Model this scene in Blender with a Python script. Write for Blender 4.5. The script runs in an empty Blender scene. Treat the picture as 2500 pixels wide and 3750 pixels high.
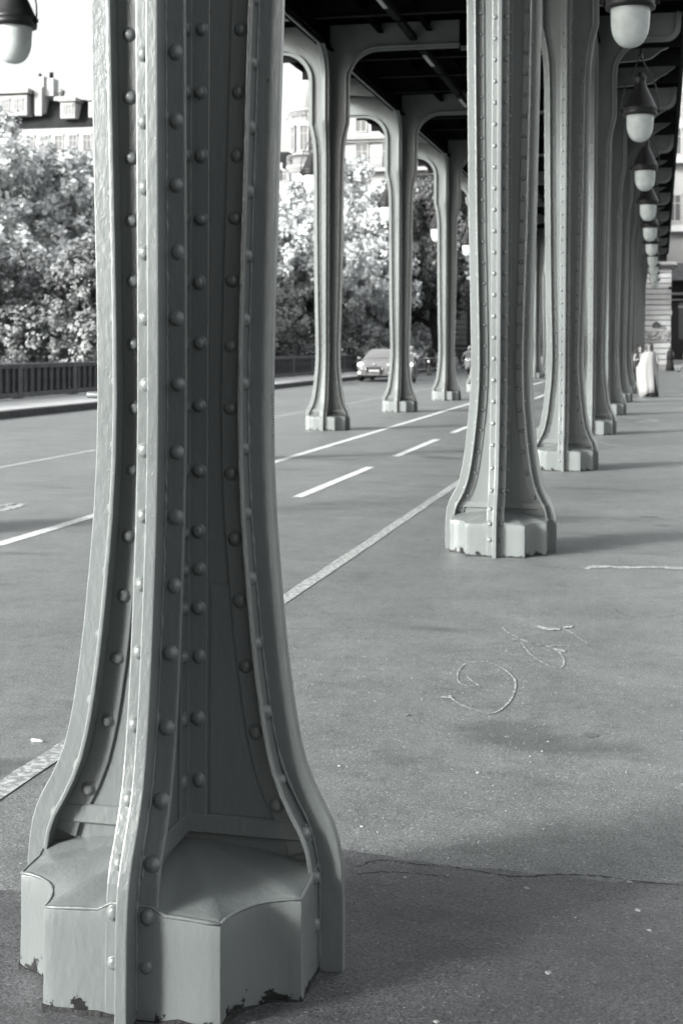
import bpy, bmesh, math, random
import numpy as np
from mathutils import Vector, Matrix
R = math.radians
PI = math.pi
random.seed(7)
scene = bpy.context.scene
COL = scene.collection

# ------------------------------------------------------------------ camera, sky, sun, exposure
cam_d = bpy.data.cameras.new("camera")
cam = bpy.data.objects.new("camera", cam_d)
COL.objects.link(cam)
cam.location = (0, 0, 1.75)
cam.rotation_euler = (Matrix.Rotation(R(12.8719), 4, 'Z') @ Matrix.Rotation(R(90 - 0.564), 4, 'X') @ Matrix.Rotation(R(0.3122), 4, 'Z')).to_euler()
cam_d.sensor_fit = 'VERTICAL'
cam_d.sensor_height = 36.0
cam_d.sensor_width = 24.0
cam_d.lens = 49.08
cam_d.shift_y = -0.14997
cam_d.clip_start = 0.05
cam_d.clip_end = 6000
cam_d.dof.use_dof = True
cam_d.dof.focus_distance = 4.4
cam_d.dof.aperture_fstop = 6.7
scene.camera = cam

SUN_AZ = R(-133)      # clockwise from +Y: the sun stands to the left
SUN_EL = R(19)
world = bpy.data.worlds.new("World")
scene.world = world
world.use_nodes = True
wn = world.node_tree.nodes
wl = world.node_tree.links
bg = wn["Background"]
sky = wn.new("ShaderNodeTexSky")
sky.sky_type = 'NISHITA'
sky.sun_disc = False
sky.sun_elevation = SUN_EL
sky.sun_rotation = SUN_AZ
sky.air_density = 1.6
sky.dust_density = 6.0
hsv = wn.new("ShaderNodeHueSaturation")      # a white hazy sky, as the black and white photograph shows it
hsv.inputs["Saturation"].default_value = 0.14
wl.new(sky.outputs[0], hsv.inputs["Color"])
wl.new(hsv.outputs[0], bg.inputs[0])
bg.inputs[1].default_value = 0.13

sun_d = bpy.data.lights.new("sun", 'SUN')
sun_d.energy = 1.9
sun_d.angle = R(11)
sun_d.color = (0.975, 1.0, 0.985)
sun = bpy.data.objects.new("sun", sun_d)
COL.objects.link(sun)
sdir = Vector((math.sin(SUN_AZ) * math.cos(SUN_EL), math.cos(SUN_AZ) * math.cos(SUN_EL), math.sin(SUN_EL)))
sun.rotation_euler = sdir.to_track_quat('Z', 'Y').to_euler()
sun.location = (-40, 10, 40)

scene.view_settings.view_transform = 'Standard'
scene.view_settings.look = 'None'
scene.view_settings.gamma = 1
scene.view_settings.use_curve_mapping = False
scene.view_settings.exposure = 1.88
scene.render.engine = 'CYCLES'
scene.cycles.max_bounces = 5

# ------------------------------------------------------------------ materials
def node_mat(name):
    m = bpy.data.materials.new(name)
    m.use_nodes = True
    nt = m.node_tree
    return m, nt, nt.nodes["Principled BSDF"]

def g(v, tint=0.0):
    # monochrome print tone: slightly green grey when tint > 0, slightly blue when < 0
    if tint >= 0:
        return (v * (1 - 0.08 * tint), v * (1 + 0.012 * tint), v * (1 + 0.0 * tint), 1)
    t = -tint
    return (v * (1 - 0.08 * t), v * (1 - 0.02 * t), v * (1 + 0.07 * t), 1)

def mat(name, v, rough=0.6, tint=1.0, var=0.15, scale=3.0, bump=0.0, bscale=40.0, metal=0.0, stretch=(1, 1, 1), spec=0.5, coord='Object', bdist=0.01):
    m, nt, b = node_mat(name)
    N, L = nt.nodes, nt.links
    tc = N.new("ShaderNodeTexCoord")
    mp = N.new("ShaderNodeMapping"); mp.inputs["Scale"].default_value = stretch
    L.new(tc.outputs[coord], mp.inputs[0])
    n1 = N.new("ShaderNodeTexNoise"); n1.inputs["Scale"].default_value = scale; n1.inputs["Detail"].default_value = 6
    L.new(mp.outputs[0], n1.inputs["Vector"])
    cr = N.new("ShaderNodeValToRGB")
    cr.color_ramp.elements[0].position = 0.3; cr.color_ramp.elements[1].position = 0.7
    cr.color_ramp.elements[0].color = g(v * (1 - var), tint); cr.color_ramp.elements[1].color = g(v * (1 + var), tint)
    L.new(n1.outputs[0], cr.inputs[0]); L.new(cr.outputs[0], b.inputs["Base Color"])
    b.inputs["Roughness"].default_value = rough
    b.inputs["Metallic"].default_value = metal
    b.inputs["Specular IOR Level"].default_value = spec
    if bump > 0:
        n2 = N.new("ShaderNodeTexNoise"); n2.inputs["Scale"].default_value = bscale; n2.inputs["Detail"].default_value = 5
        L.new(mp.outputs[0], n2.inputs["Vector"])
        bp = N.new("ShaderNodeBump"); bp.inputs["Strength"].default_value = bump; bp.inputs["Distance"].default_value = bdist
        L.new(n2.outputs[0], bp.inputs["Height"]); L.new(bp.outputs[0], b.inputs["Normal"])
    return m

def paint_mat(name, v, fine=1.0, tint=1.0):
    # thick old gloss paint on steel: brush streaks, pimples, drips, worn soot
    m, nt, b = node_mat(name)
    N, L = nt.nodes, nt.links
    tc = N.new("ShaderNodeTexCoord")
    def noise(scale, st=(1, 1, 1), det=5, rough=0.5):
        mp = N.new("ShaderNodeMapping"); mp.inputs["Scale"].default_value = st
        L.new(tc.outputs["Object"], mp.inputs[0])
        n = N.new("ShaderNodeTexNoise"); n.inputs["Scale"].default_value = scale; n.inputs["Detail"].default_value = det
        n.inputs["Roughness"].default_value = rough
        L.new(mp.outputs[0], n.inputs["Vector"]); return n
    big = noise(1.7, (1, 1, 0.5), 5)
    cr = N.new("ShaderNodeValToRGB")
    cr.color_ramp.elements[0].position = 0.32; cr.color_ramp.elements[1].position = 0.68
    cr.color_ramp.elements[0].color = g(v * 0.86, tint); cr.color_ramp.elements[1].color = g(v * 1.1, tint)
    L.new(big.outputs[0], cr.inputs[0])
    chips = noise(9, (1, 1, 0.6), 8, 0.65)
    cm = N.new("ShaderNodeValToRGB")
    cm.color_ramp.elements[0].position = 0.275; cm.color_ramp.elements[1].position = 0.29
    cm.color_ramp.elements[0].color = (0.06, 0.06, 0.06, 1); cm.color_ramp.elements[1].color = (1, 1, 1, 1)
    L.new(chips.outputs[0], cm.inputs[0])
    mx = N.new("ShaderNodeMixRGB"); mx.blend_type = 'MULTIPLY'; mx.inputs[0].default_value = 0.55
    L.new(cr.outputs[0], mx.inputs[1]); L.new(cm.outputs[0], mx.inputs[2])
    L.new(mx.outputs[0], b.inputs["Base Color"])
    rr = N.new("ShaderNodeMapRange"); rr.inputs[3].default_value = 0.24; rr.inputs[4].default_value = 0.42
    L.new(big.outputs[0], rr.inputs[0]); L.new(rr.outputs[0], b.inputs["Roughness"])
    b.inputs["Specular IOR Level"].default_value = 0.55
    s1 = noise(60, (1, 1, 0.4), 4)
    s2 = noise(150, (1, 1, 1), 2)
    p = N.new("ShaderNodeMapRange"); p.inputs[1].default_value = 0.62; p.inputs[2].default_value = 0.8
    L.new(s2.outputs[0], p.inputs[0])
    s3 = noise(16, (1, 1, 0.9), 3)
    a1 = N.new("ShaderNodeMath"); a1.operation = 'MULTIPLY_ADD'; a1.inputs[1].default_value = 0.2
    L.new(p.outputs[0], a1.inputs[0]); L.new(s1.outputs[0], a1.inputs[2])
    a2 = N.new("ShaderNodeMath"); a2.operation = 'MULTIPLY_ADD'; a2.inputs[1].default_value = 1.1
    L.new(s3.outputs[0], a2.inputs[0]); L.new(a1.outputs[0], a2.inputs[2])
    bp = N.new("ShaderNodeBump"); bp.inputs["Strength"].default_value = 0.5 * fine; bp.inputs["Distance"].default_value = 0.0035
    L.new(a2.outputs[0], bp.inputs["Height"]); L.new(bp.outputs[0], b.inputs["Normal"])
    return m

def asphalt_mat(name, v, tint=0.8):
    m, nt, b = node_mat(name)
    N, L = nt.nodes, nt.links
    tc = N.new("ShaderNodeTexCoord")
    def noise(scale, st=(1, 1, 1), det=6, rough=0.55):
        mp = N.new("ShaderNodeMapping"); mp.inputs["Scale"].default_value = st
        L.new(tc.outputs["Object"], mp.inputs[0])
        n = N.new("ShaderNodeTexNoise"); n.inputs["Scale"].default_value = scale; n.inputs["Detail"].default_value = det
        n.inputs["Roughness"].default_value = rough
        L.new(mp.outputs[0], n.inputs["Vector"]); return n
    def ramp(src, p0, p1, c0, c1):
        r = N.new("ShaderNodeValToRGB"); r.color_ramp.elements[0].position = p0; r.color_ramp.elements[1].position = p1
        r.color_ramp.elements[0].color = (c0, c0, c0, 1); r.color_ramp.elements[1].color = (c1, c1, c1, 1)
        L.new(src, r.inputs[0]); return r
    def mul(a, c, f=1.0):
        x = N.new("ShaderNodeMixRGB"); x.blend_type = 'MULTIPLY'; x.inputs[0].default_value = f
        L.new(a, x.inputs[1]); L.new(c, x.inputs[2]); return x.outputs[0]
    base = N.new("ShaderNodeRGB"); base.outputs[0].default_value = g(v, tint)
    c = mul(base.outputs[0], ramp(noise(0.35, (1, 0.45, 1)).outputs[0], 0.3, 0.7, 0.8, 1.15).outputs[0])
    c = mul(c, ramp(noise(1.9, (0.9, 1.1, 1), 8, 0.7).outputs[0], 0.34, 0.66, 0.8, 1.16).outputs[0])
    c = mul(c, ramp(noise(9, (0.9, 1.1, 1), 8, 0.7).outputs[0], 0.32, 0.5, 0.74, 1.03).outputs[0])
    c = mul(c, ramp(noise(110, (1, 1, 1), 4, 0.75).outputs[0], 0.4, 0.6, 0.5, 1.5).outputs[0])
    v2 = N.new("ShaderNodeTexVoronoi"); v2.inputs["Scale"].default_value = 130
    L.new(tc.outputs["Object"], v2.inputs["Vector"])
    s2_ = N.new("ShaderNodeSeparateColor"); L.new(v2.outputs["Color"], s2_.inputs[0])
    c = mul(c, ramp(s2_.outputs[0], 0.0, 0.14, 0.45, 1.0).outputs[0])
    r9 = ramp(s2_.outputs[1], 0.955, 0.985, 0.0, 1.0)
    mx9 = N.new("ShaderNodeMixRGB"); mx9.inputs[2].default_value = g(v * 2.6, tint); L.new(c, mx9.inputs[1])
    k9 = N.new("ShaderNodeMath"); k9.operation = 'MULTIPLY'; k9.inputs[1].default_value = .55; L.new(r9.outputs[0], k9.inputs[0]); L.new(k9.outputs[0], mx9.inputs[0])
    c = mx9.outputs[0]
    # dark wet looking blotches and pale worn spots of their own shape
    c = mul(c, ramp(noise(1.05, (0.5, 1.3, 1), 4, 0.5).outputs[0], 0.3, 0.38, 0.62, 1.0).outputs[0])
    vo = N.new("ShaderNodeTexVoronoi"); vo.inputs["Scale"].default_value = 3.1; vo.inputs["Randomness"].default_value = 1
    L.new(tc.outputs["Object"], vo.inputs["Vector"])
    sp = N.new("ShaderNodeMapRange"); sp.inputs[1].default_value = 0.055; sp.inputs[2].default_value = 0.035
    L.new(vo.outputs["Distance"], sp.inputs[0])
    th = N.new("ShaderNodeSeparateColor"); L.new(vo.outputs["Color"], th.inputs[0])
    gt = N.new("ShaderNodeMath"); gt.operation = 'GREATER_THAN'; gt.inputs[1].default_value = 0.72
    L.new(th.outputs[0], gt.inputs[0])
    mm = N.new("ShaderNodeMath"); mm.operation = 'MULTIPLY'; L.new(sp.outputs[0], mm.inputs[0]); L.new(gt.outputs[0], mm.inputs[1])
    m2 = N.new("ShaderNodeMath"); m2.operation = 'MULTIPLY'; m2.inputs[1].default_value = 0.55; L.new(mm.outputs[0], m2.inputs[0])
    mix = N.new("ShaderNodeMixRGB"); mix.inputs[2].default_value = g(min(0.8, v * 2.0), tint)
    L.new(m2.outputs[0], mix.inputs[0]); L.new(c, mix.inputs[1])
    L.new(mix.outputs[0], b.inputs["Base Color"])
    b.inputs["Roughness"].default_value = 0.5
    b.inputs["Specular IOR Level"].default_value = 0.6
    nb = noise(190, (1, 1, 1), 3, 0.7); nb2 = noise(7, (1, 1, 1), 4)
    ad = N.new("ShaderNodeMath"); ad.operation = 'MULTIPLY_ADD'; ad.inputs[1].default_value = 3.0
    L.new(nb2.outputs[0], ad.inputs[0]); L.new(nb.outputs[0], ad.inputs[2])
    bp = N.new("ShaderNodeBump"); bp.inputs["Strength"].default_value = 0.6; bp.inputs["Distance"].default_value = 0.004
    L.new(ad.outputs[0], bp.inputs["Height"]); L.new(bp.outputs[0], b.inputs["Normal"])
    return m

def worn_paint(name, v, lo=0.42, hi=0.55, road=0.2):
    # road paint with patches worn through to the asphalt
    m, nt, b = node_mat(name)
    N, L = nt.nodes, nt.links
    tc = N.new("ShaderNodeTexCoord")
    n = N.new("ShaderNodeTexNoise"); n.inputs["Scale"].default_value = 28; n.inputs["Detail"].default_value = 8; n.inputs["Roughness"].default_value = 0.75
    L.new(tc.outputs["Object"], n.inputs["Vector"])
    r = N.new("ShaderNodeValToRGB"); r.color_ramp.elements[0].position = lo; r.color_ramp.elements[1].position = hi
    r.color_ramp.elements[0].color = g(road, 0.8); r.color_ramp.elements[1].color = g(v, 0.5)
    L.new(n.outputs[0], r.inputs[0]); L.new(r.outputs[0], b.inputs["Base Color"])
    b.inputs["Roughness"].default_value = 0.7
    return m

M = {}
M['paint'] = paint_mat("grey_gloss_paint", 0.145)
M['paint_far'] = paint_mat("grey_gloss_paint_distant", 0.145, 0.5)
M['block'] = paint_mat("grey_gloss_paint_on_block", 0.145, 0.9)
def flaked_foot(m):
    # paint flaked off in ragged black patches along the foot of the casting
    nt = m.node_tree; N, L = nt.nodes, nt.links; b = N["Principled BSDF"]
    src = b.inputs["Base Color"].links[0].from_socket
    tc = N.new("ShaderNodeTexCoord"); sx = N.new("ShaderNodeSeparateXYZ"); L.new(tc.outputs["Object"], sx.inputs[0])
    n = N.new("ShaderNodeTexNoise"); n.inputs["Scale"].default_value = 13; n.inputs["Detail"].default_value = 7; n.inputs["Roughness"].default_value = .7
    L.new(tc.outputs["Object"], n.inputs["Vector"])
    a = N.new("ShaderNodeMath"); a.operation = 'MULTIPLY_ADD'; a.inputs[1].default_value = -.42; a.inputs[2].default_value = .215; L.new(n.outputs[0], a.inputs[0])
    d = N.new("ShaderNodeMath"); d.operation = 'SUBTRACT'; L.new(sx.outputs[2], d.inputs[0]); L.new(a.outputs[0], d.inputs[1])
    r = N.new("ShaderNodeMapRange"); r.inputs[1].default_value = 0.0; r.inputs[2].default_value = .006; L.new(d.outputs[0], r.inputs[0])
    mx = N.new("ShaderNodeMixRGB"); mx.inputs[1].default_value = (.008, .008, .009, 1); L.new(r.outputs[0], mx.inputs[0]); L.new(src, mx.inputs[2])
    L.new(mx.outputs[0], b.inputs["Base Color"])
flaked_foot(M['block'])
M['deck_shade'] = mat("shade_dark_steel", 0.004, 0.9, -0.3, 0.4, 2.0, spec=0.0)  # near-black tone stands in for the missing light under the deck
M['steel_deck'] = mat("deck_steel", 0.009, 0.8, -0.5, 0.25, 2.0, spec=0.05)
M['asphalt'] = asphalt_mat("worn_asphalt", 0.15)
M['asphalt_dark'] = asphalt_mat('shade_toned_asphalt', 0.082, -0.5)  # foreground shade put into the asphalt tone
M['crack'] = mat('crack_filler', .035, .9, -.3, .5, 30)
M['pavement'] = mat("pale_pavement", 0.42, 0.8, 0.3, 0.1, 1.2, 0.3, 60)
M['kerb'] = mat("dark_kerb_stone", 0.07, 0.7, -0.6, 0.25, 4, 0.4, 30)
M['line'] = worn_paint("white_road_paint", 0.62, 0.36, 0.5, 0.17)
M['line_worn'] = worn_paint("worn_white_road_paint", 0.5, 0.45, 0.62, 0.17)
M['chalk'] = worn_paint("faint_white_mark", 0.42, 0.44, 0.56, 0.17)
M['tar'] = mat("black_tar_and_dirt", 0.018, 0.9, -0.2, 0.6, 20, 1.0, 60)
M['iron'] = mat("parapet_iron", 0.09, 0.55, -0.7, 0.3, 3, 0.3, 25)
M['black'] = mat("black_enamel", 0.012, 0.4, -0.6, 0.3, 4, spec=0.25)
M['stone'] = mat("pale_limestone", 0.38, 0.85, 0.2, 0.12, 1.2, 0.4, 12)
M['stone_grey'] = mat("grey_limestone", 0.2, 0.85, 0.0, 0.2, 1.5, 0.5, 12)
M['stone_joint'] = mat("recessed_joint", 0.12, 0.9, -0.4, 0.2, 2)  # dark joints between the stone courses
M['stone_white'] = mat("bleached_limestone", 0.3, 0.9, 0.1, 0.05, 0.6)
M['window'] = mat("window_glass", 0.06, 0.12, -0.6, 0.3, 0.5)
M['window_pale'] = mat("curtained_window", 0.09, 0.3, 0.2, 0.1, 0.5)
M['zinc'] = mat("dark_zinc_roof", 0.02, 0.9, -0.6, 0.25, 0.8, spec=0.1)
M['zinc_pale'] = mat("pale_zinc_roof", 0.2, 0.5, 0.2, 0.12, 0.8)
M['bark'] = mat("dark_bark", 0.02, 0.9, -0.2, 0.4, 5, 0.6, 14)
M['ground'] = mat("quay_ground", 0.09, 0.95, 0.0, 0.3, 0.2)
M['street'] = mat("far_street", 0.3, 0.8, 0.4, 0.1, 0.4)
M['skin'] = mat("skin", 0.2, 0.5, 0.0, 0.05, 5)
M['hair'] = mat("dark_hair", 0.015, 0.45, -0.3, 0.5, 30, 0.6, 60)
M['hair_mid'] = mat("ash_brown_hair", 0.05, 0.4, -0.3, 0.5, 40, 0.6, 60)
M['cloth_white'] = mat("white_cloth", 0.24, 0.85, 0.1, 0.04, 4)
M['cloth_black'] = mat("black_cloth", 0.012, 0.85, -0.2, 0.3, 8)
M['cloth_grey'] = mat("grey_cloth", 0.2, 0.85, -0.3, 0.2, 8)
M['rubber'] = mat("tyre_rubber", 0.015, 0.75, 0, 0.2, 8)
M['car_paint'] = mat("silver_car_paint", 0.2, 0.22, 0.1, 0.02, 1)
M['car_glass'] = mat("reflection_toned_glass", 0.16, 0.08, 0.1, 0.05, 1, spec=1.0)  # pale base tone stands in for a bright reflection
M['chrome'] = mat("chrome", 0.75, 0.12, 0, 0.03, 2, metal=1.0)
M['plate'] = mat("number_plate", 0.55, 0.5, 0.1, 0.02, 2)
M['sign'] = mat("enamel_street_sign", 0.03, 0.3, -1, 0.1, 3)
M['paper'] = mat("paper_scrap", 0.75, 0.8, 0.1, 0.05, 4)

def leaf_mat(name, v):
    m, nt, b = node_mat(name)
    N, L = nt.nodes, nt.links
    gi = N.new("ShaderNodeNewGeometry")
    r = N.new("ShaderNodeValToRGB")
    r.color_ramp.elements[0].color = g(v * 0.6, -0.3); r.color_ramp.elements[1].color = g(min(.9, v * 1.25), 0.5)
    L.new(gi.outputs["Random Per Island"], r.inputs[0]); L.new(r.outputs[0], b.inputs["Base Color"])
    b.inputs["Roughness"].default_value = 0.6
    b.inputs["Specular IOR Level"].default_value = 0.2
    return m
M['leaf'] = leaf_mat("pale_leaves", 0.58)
M['leaf_mid'] = leaf_mat('shade_toned_leaves', 0.2)  # darker leaf tone stands in for shade low in the foliage
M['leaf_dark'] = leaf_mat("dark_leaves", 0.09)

def glow_mat(name, s):
    m, nt, b = node_mat(name)
    b.inputs["Base Color"].default_value = (0.8, 0.8, 0.8, 1)
    b.inputs["Emission Color"].default_value = (1, 1, 1, 1)
    b.inputs["Emission Strength"].default_value = s
    return m
M['headlight'] = glow_mat("lit_headlight", 1.2)

def bowl_mat(name, v):
    # ribbed, slightly dusty opal glass
    m, nt, b = node_mat(name)
    N, L = nt.nodes, nt.links
    tc = N.new("ShaderNodeTexCoord")
    n = N.new("ShaderNodeTexNoise"); n.inputs["Scale"].default_value = 5; n.inputs["Detail"].default_value = 4
    L.new(tc.outputs["Object"], n.inputs["Vector"])
    r = N.new("ShaderNodeValToRGB"); r.color_ramp.elements[0].position = 0.35; r.color_ramp.elements[1].position = 0.65
    r.color_ramp.elements[0].color = g(v * 0.8, 0.8); r.color_ramp.elements[1].color = g(v, 0.8)
    L.new(n.outputs[0], r.inputs[0]); L.new(r.outputs[0], b.inputs["Base Color"])
    b.inputs["Roughness"].default_value = 0.08
    b.inputs["Transmission Weight"].default_value = 0.3
    b.inputs["IOR"].default_value = 1.12
    return m
M['bowl'] = bowl_mat("opal_glass", 0.66)

# ------------------------------------------------------------------ helpers
def tag(o, label=None, cat=None, group=None, kind=None):
    if label: o['label'] = label
    if cat: o['category'] = cat
    if group: o['group'] = group
    if kind: o['kind'] = kind
    return o

def link(name, me, parent=None, loc=None, rz=None):
    o = bpy.data.objects.new(name, me)
    COL.objects.link(o)
    if parent is not None: o.parent = parent
    if loc is not None: o.location = loc
    if rz is not None: o.rotation_euler = (0, 0, rz)
    return o

def empty(name, loc, label=None, cat=None, group=None, rz=0):
    o = bpy.data.objects.new(name, None)
    COL.objects.link(o)
    o.location = loc; o.rotation_euler = (0, 0, rz); o.empty_display_size = 0.2
    return tag(o, label, cat, group)

class MB:
    def __init__(s): s.v = []; s.f = []; s.sm = []
    def quadstrip(s, rings, closed=True, cap=True, smooth=False):
        n = len(rings[0]); b = len(s.v)
        for r in rings: s.v.extend([tuple(p) for p in r])
        m = n if closed else n - 1
        for i in range(len(rings) - 1):
            for j in range(m):
                a = b + i * n + j; c = b + i * n + (j + 1) % n
                s.f.append((a, c, c + n, a + n)); s.sm.append(smooth)
        if cap and closed:
            s.f.append(tuple(b + j for j in range(n))[::-1]); s.sm.append(False)
            s.f.append(tuple(b + (len(rings) - 1) * n + j for j in range(n))); s.sm.append(False)
    def box(s, x0, x1, y0, y1, z0, z1):
        s.quadstrip([[(x0, y0, z0), (x1, y0, z0), (x1, y1, z0), (x0, y1, z0)], [(x0, y0, z1), (x1, y0, z1), (x1, y1, z1), (x0, y1, z1)]])
    def poly(s, pts): 
        b = len(s.v); s.v.extend([tuple(p) for p in pts]); s.f.append(tuple(range(b, b + len(pts)))); s.sm.append(False)
    def tube(s, pts, rad, n=8, smooth=True):
        rings = []
        P = [Vector(p) for p in pts]
        for i, p in enumerate(P):
            d = (P[min(i + 1, len(P) - 1)] - P[max(i - 1, 0)]).normalized()
            up = Vector((0, 0, 1)) if abs(d.z) < 0.9 else Vector((1, 0, 0))
            a = d.cross(up).normalized(); b2 = d.cross(a).normalized()
            r = rad[i] if isinstance(rad, (list, tuple)) else rad
            rings.append([p + a * math.cos(2 * PI * k / n) * r + b2 * math.sin(2 * PI * k / n) * r for k in range(n)])
        s.quadstrip(rings, smooth=smooth)
    def lathe(s, prof, n=20, c=(0, 0, 0), smooth=True, axis='z'):
        rings = []
        for r, z in prof:
            ring = []
            for k in range(n):
                a = 2 * PI * k / n; x, y = r * math.cos(a), r * math.sin(a)
                if axis == 'z': ring.append((c[0] + x, c[1] + y, c[2] + z))
                elif axis == 'x': ring.append((c[0] + z, c[1] + x, c[2] + y))
                else: ring.append((c[0] + x, c[1] + z, c[2] + y))
            rings.append(ring)
        s.quadstrip(rings, smooth=smooth)
    def ell(s, c, r, n=12, m=8, smooth=True):
        prof = [(max(1e-4, math.cos(-PI / 2 + PI * i / m)), math.sin(-PI / 2 + PI * i / m)) for i in range(m + 1)]
        rings = [[(c[0] + r[0] * a * math.cos(2 * PI * k / n), c[1] + r[1] * a * math.sin(2 * PI * k / n), c[2] + r[2] * z) for k in range(n)] for a, z in prof]
        s.quadstrip(rings, smooth=smooth)
    def mesh(s, name, m):
        me = bpy.data.meshes.new(name)
        me.from_pydata(s.v, [], s.f)
        me.polygons.foreach_set("use_smooth", s.sm)
        me.update()
        bm = bmesh.new(); bm.from_mesh(me); bmesh.ops.recalc_face_normals(bm, faces=bm.faces); bm.to_mesh(me); bm.free()
        if m is not None: me.materials.append(m)
        return me
    def obj(s, name, m, parent=None, loc=None, rz=None):
        return link(name, s.mesh(name, m), parent, loc, rz)

def bevel(me, w, seg=2, ang=40):
    bm = bmesh.new(); bm.from_mesh(me)
    bmesh.ops.remove_doubles(bm, verts=bm.verts, dist=1e-5)
    es = [e for e in bm.edges if len(e.link_faces) == 2 and e.calc_face_angle(0) > R(ang)]
    bmesh.ops.bevel(bm, geom=es, offset=w, segments=seg, affect='EDGES', profile=0.6, clamp_overlap=True)
    bm.to_mesh(me); bm.free()
    return me

def copy_tree(o, parent=None):
    c = o.copy(); COL.objects.link(c); c.parent = parent
    for ch in o.children: copy_tree(ch, c)
    return c

# ------------------------------------------------------------------ layout numbers (metres)
XR, ZR, D = -1.324, 3.79, 8.139        # right-hand row of columns
XL, ZL = -6.674, 27.963                # left-hand row
DECK_END = 101.6
TOPZ = 8.3

# ------------------------------------------------------------------ ground, road, pavement
def sheet(name, x0, x1, y0, y1, z, m, t=0.3):
    b = MB(); b.box(x0, x1, y0, y1, z - t, z)
    return tag(b.obj(name, m), kind='structure')
tag(MB().obj, None) if False else None
def big_ground():
    b = MB(); b.box(-3000, 3000, -3000, 3000, -6.5, -6.0)
    tag(b.obj('ground', M['ground']), kind='structure')
    sheet('river_bank', -300, 300, 112, 600, -0.02, M['street'], 5.9)
big_ground()
sheet('road', -14.69, 16.0, -60, 112, 0.0, M['asphalt'], 1.2)
sheet('pavement', -18.3, -14.99, -60, 112, 0.165, M['pavement'], 1.3)
kb = empty('kerb', (0, 0, 0)); tag(kb, kind='structure')
y = 14.0
kbm = MB(); kbm.box(-14.99, -14.692, 0, 1.985, -0.3, 0.172); kme = bevel(kbm.mesh('kerb_stone', M['kerb']), 0.012)
while y < 112:
    o = link('kerb_stone', kme, kb, (random.uniform(-.004, .004), y, random.uniform(-.003, .003))); y += 2.0
sheet('pavement_edge_strip', -14.99, -14.69, -60, 14.0, 0.165, M['kerb'], 1.0)

# painted markings: thin sheets, one object per line
def ribbon(name, pts, w, z, m, label, cat, group=None, jag=0.0):
    b = MB()
    L_, R_ = [], []
    P = [Vector((p[0], p[1], 0)) for p in pts]
    for i, p in enumerate(P):
        d = (P[min(i + 1, len(P) - 1)] - P[max(i - 1, 0)]).normalized()
        nrm = Vector((-d.y, d.x, 0))
        ww = (w[i] if isinstance(w, (list, tuple)) else w) / 2
        a = p + nrm * ww * (1 + random.uniform(-jag, jag)); c = p - nrm * ww * (1 + random.uniform(-jag, jag))
        L_.append((a.x, a.y, z)); R_.append((c.x, c.y, z))
    lo = [[L_[i], R_[i]] for i in range(len(P))]
    n = len(P); base = 0
    for i in range(n): b.v.extend([L_[i], R_[i]])
    for i in range(n - 1):
        b.f.append((2 * i, 2 * i + 1, 2 * i + 3, 2 * i + 2)); b.sm.append(False)
    o = b.obj(name, m)
    return tag(o, label, cat, group)

def line_pts(x, y0, y1, step=0.25, wob=0.004):
    n = max(2, int((y1 - y0) / step))
    return [(x + random.uniform(-wob, wob), y0 + (y1 - y0) * i / n) for i in range(n + 1)]
ribbon('painted_line', line_pts(-2.50, 1.0, 100), 0.105, 0.004, M['line_worn'], 'scuffed solid white line on the asphalt beside the nearest columns', 'road marking', None, 0.06)
ribbon('painted_line', line_pts(-5.58, 2.0, 105), 0.13, 0.004, M['line'], 'clean solid white line along the near side of the left-hand column row', 'road marking', None, 0.03)
ribbon('painted_line', line_pts(-9.0, 4.0, 105), 0.13, 0.004, M['line_worn'], 'faint worn white line down the middle of the roadway beyond the left columns', 'road marking', None, 0.05)
dl = ['white dash in front of the left columns, nearest of the broken line', 'white dash ending just left of the second column of the right row', 'white dash cut off by the left edge of the second right-row column']
k = 0
for i in range(14):
    y0 = 15.45 + 6.1 * i
    lab = dl[i] if i < 3 else 'far white dash of the broken line behind the second column, %s one' % ['first', 'second', 'third', 'fourth', 'fifth', 'sixth', 'seventh', 'eighth', 'ninth', 'tenth', 'eleventh'][i - 3]
    ribbon('painted_dash', line_pts(-4.04, y0, y0 + 4.1), 0.125, 0.004, M['line'], lab, 'road marking', 'dashes of the broken white line', 0.03)

# scribbles and stains on the asphalt (source pixel -> ground point)
_R3 = cam.rotation_euler.to_matrix()
def gpt(u, v, z=0.0):
    f = 5112.44
    d = _R3 @ Vector(((u - 1250) / f, -(v - 1875 + 562.38) / f, -1))
    t = (z - 1.75) / d.z
    return (d.x * t, d.y * t)
def PXZ(u, v, Y):
    f = 5112.44
    d = _R3 @ Vector(((u - 1250) / f, -(v - 1875 + 562.38) / f, -1))
    t = Y / d.y
    return d.x * t, 1.75 + d.z * t
def smooth_curve(pts, n=8):
    out = []
    P = [Vector((p[0], p[1])) for p in pts]
    for i in range(len(P) - 1):
        p0, p1, p2, p3 = P[max(i - 1, 0)], P[i], P[i + 1], P[min(i + 2, len(P) - 1)]
        for k in range(n):
            t = k / n
            out.append(0.5 * ((2 * p1) + (p2 - p0) * t + (2 * p0 - 5 * p1 + 4 * p2 - p3) * t * t + (3 * p1 - p0 - 3 * p2 + p3) * t ** 3))
    out.append(P[-1]); return [(p.x, p.y) for p in out]
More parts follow.
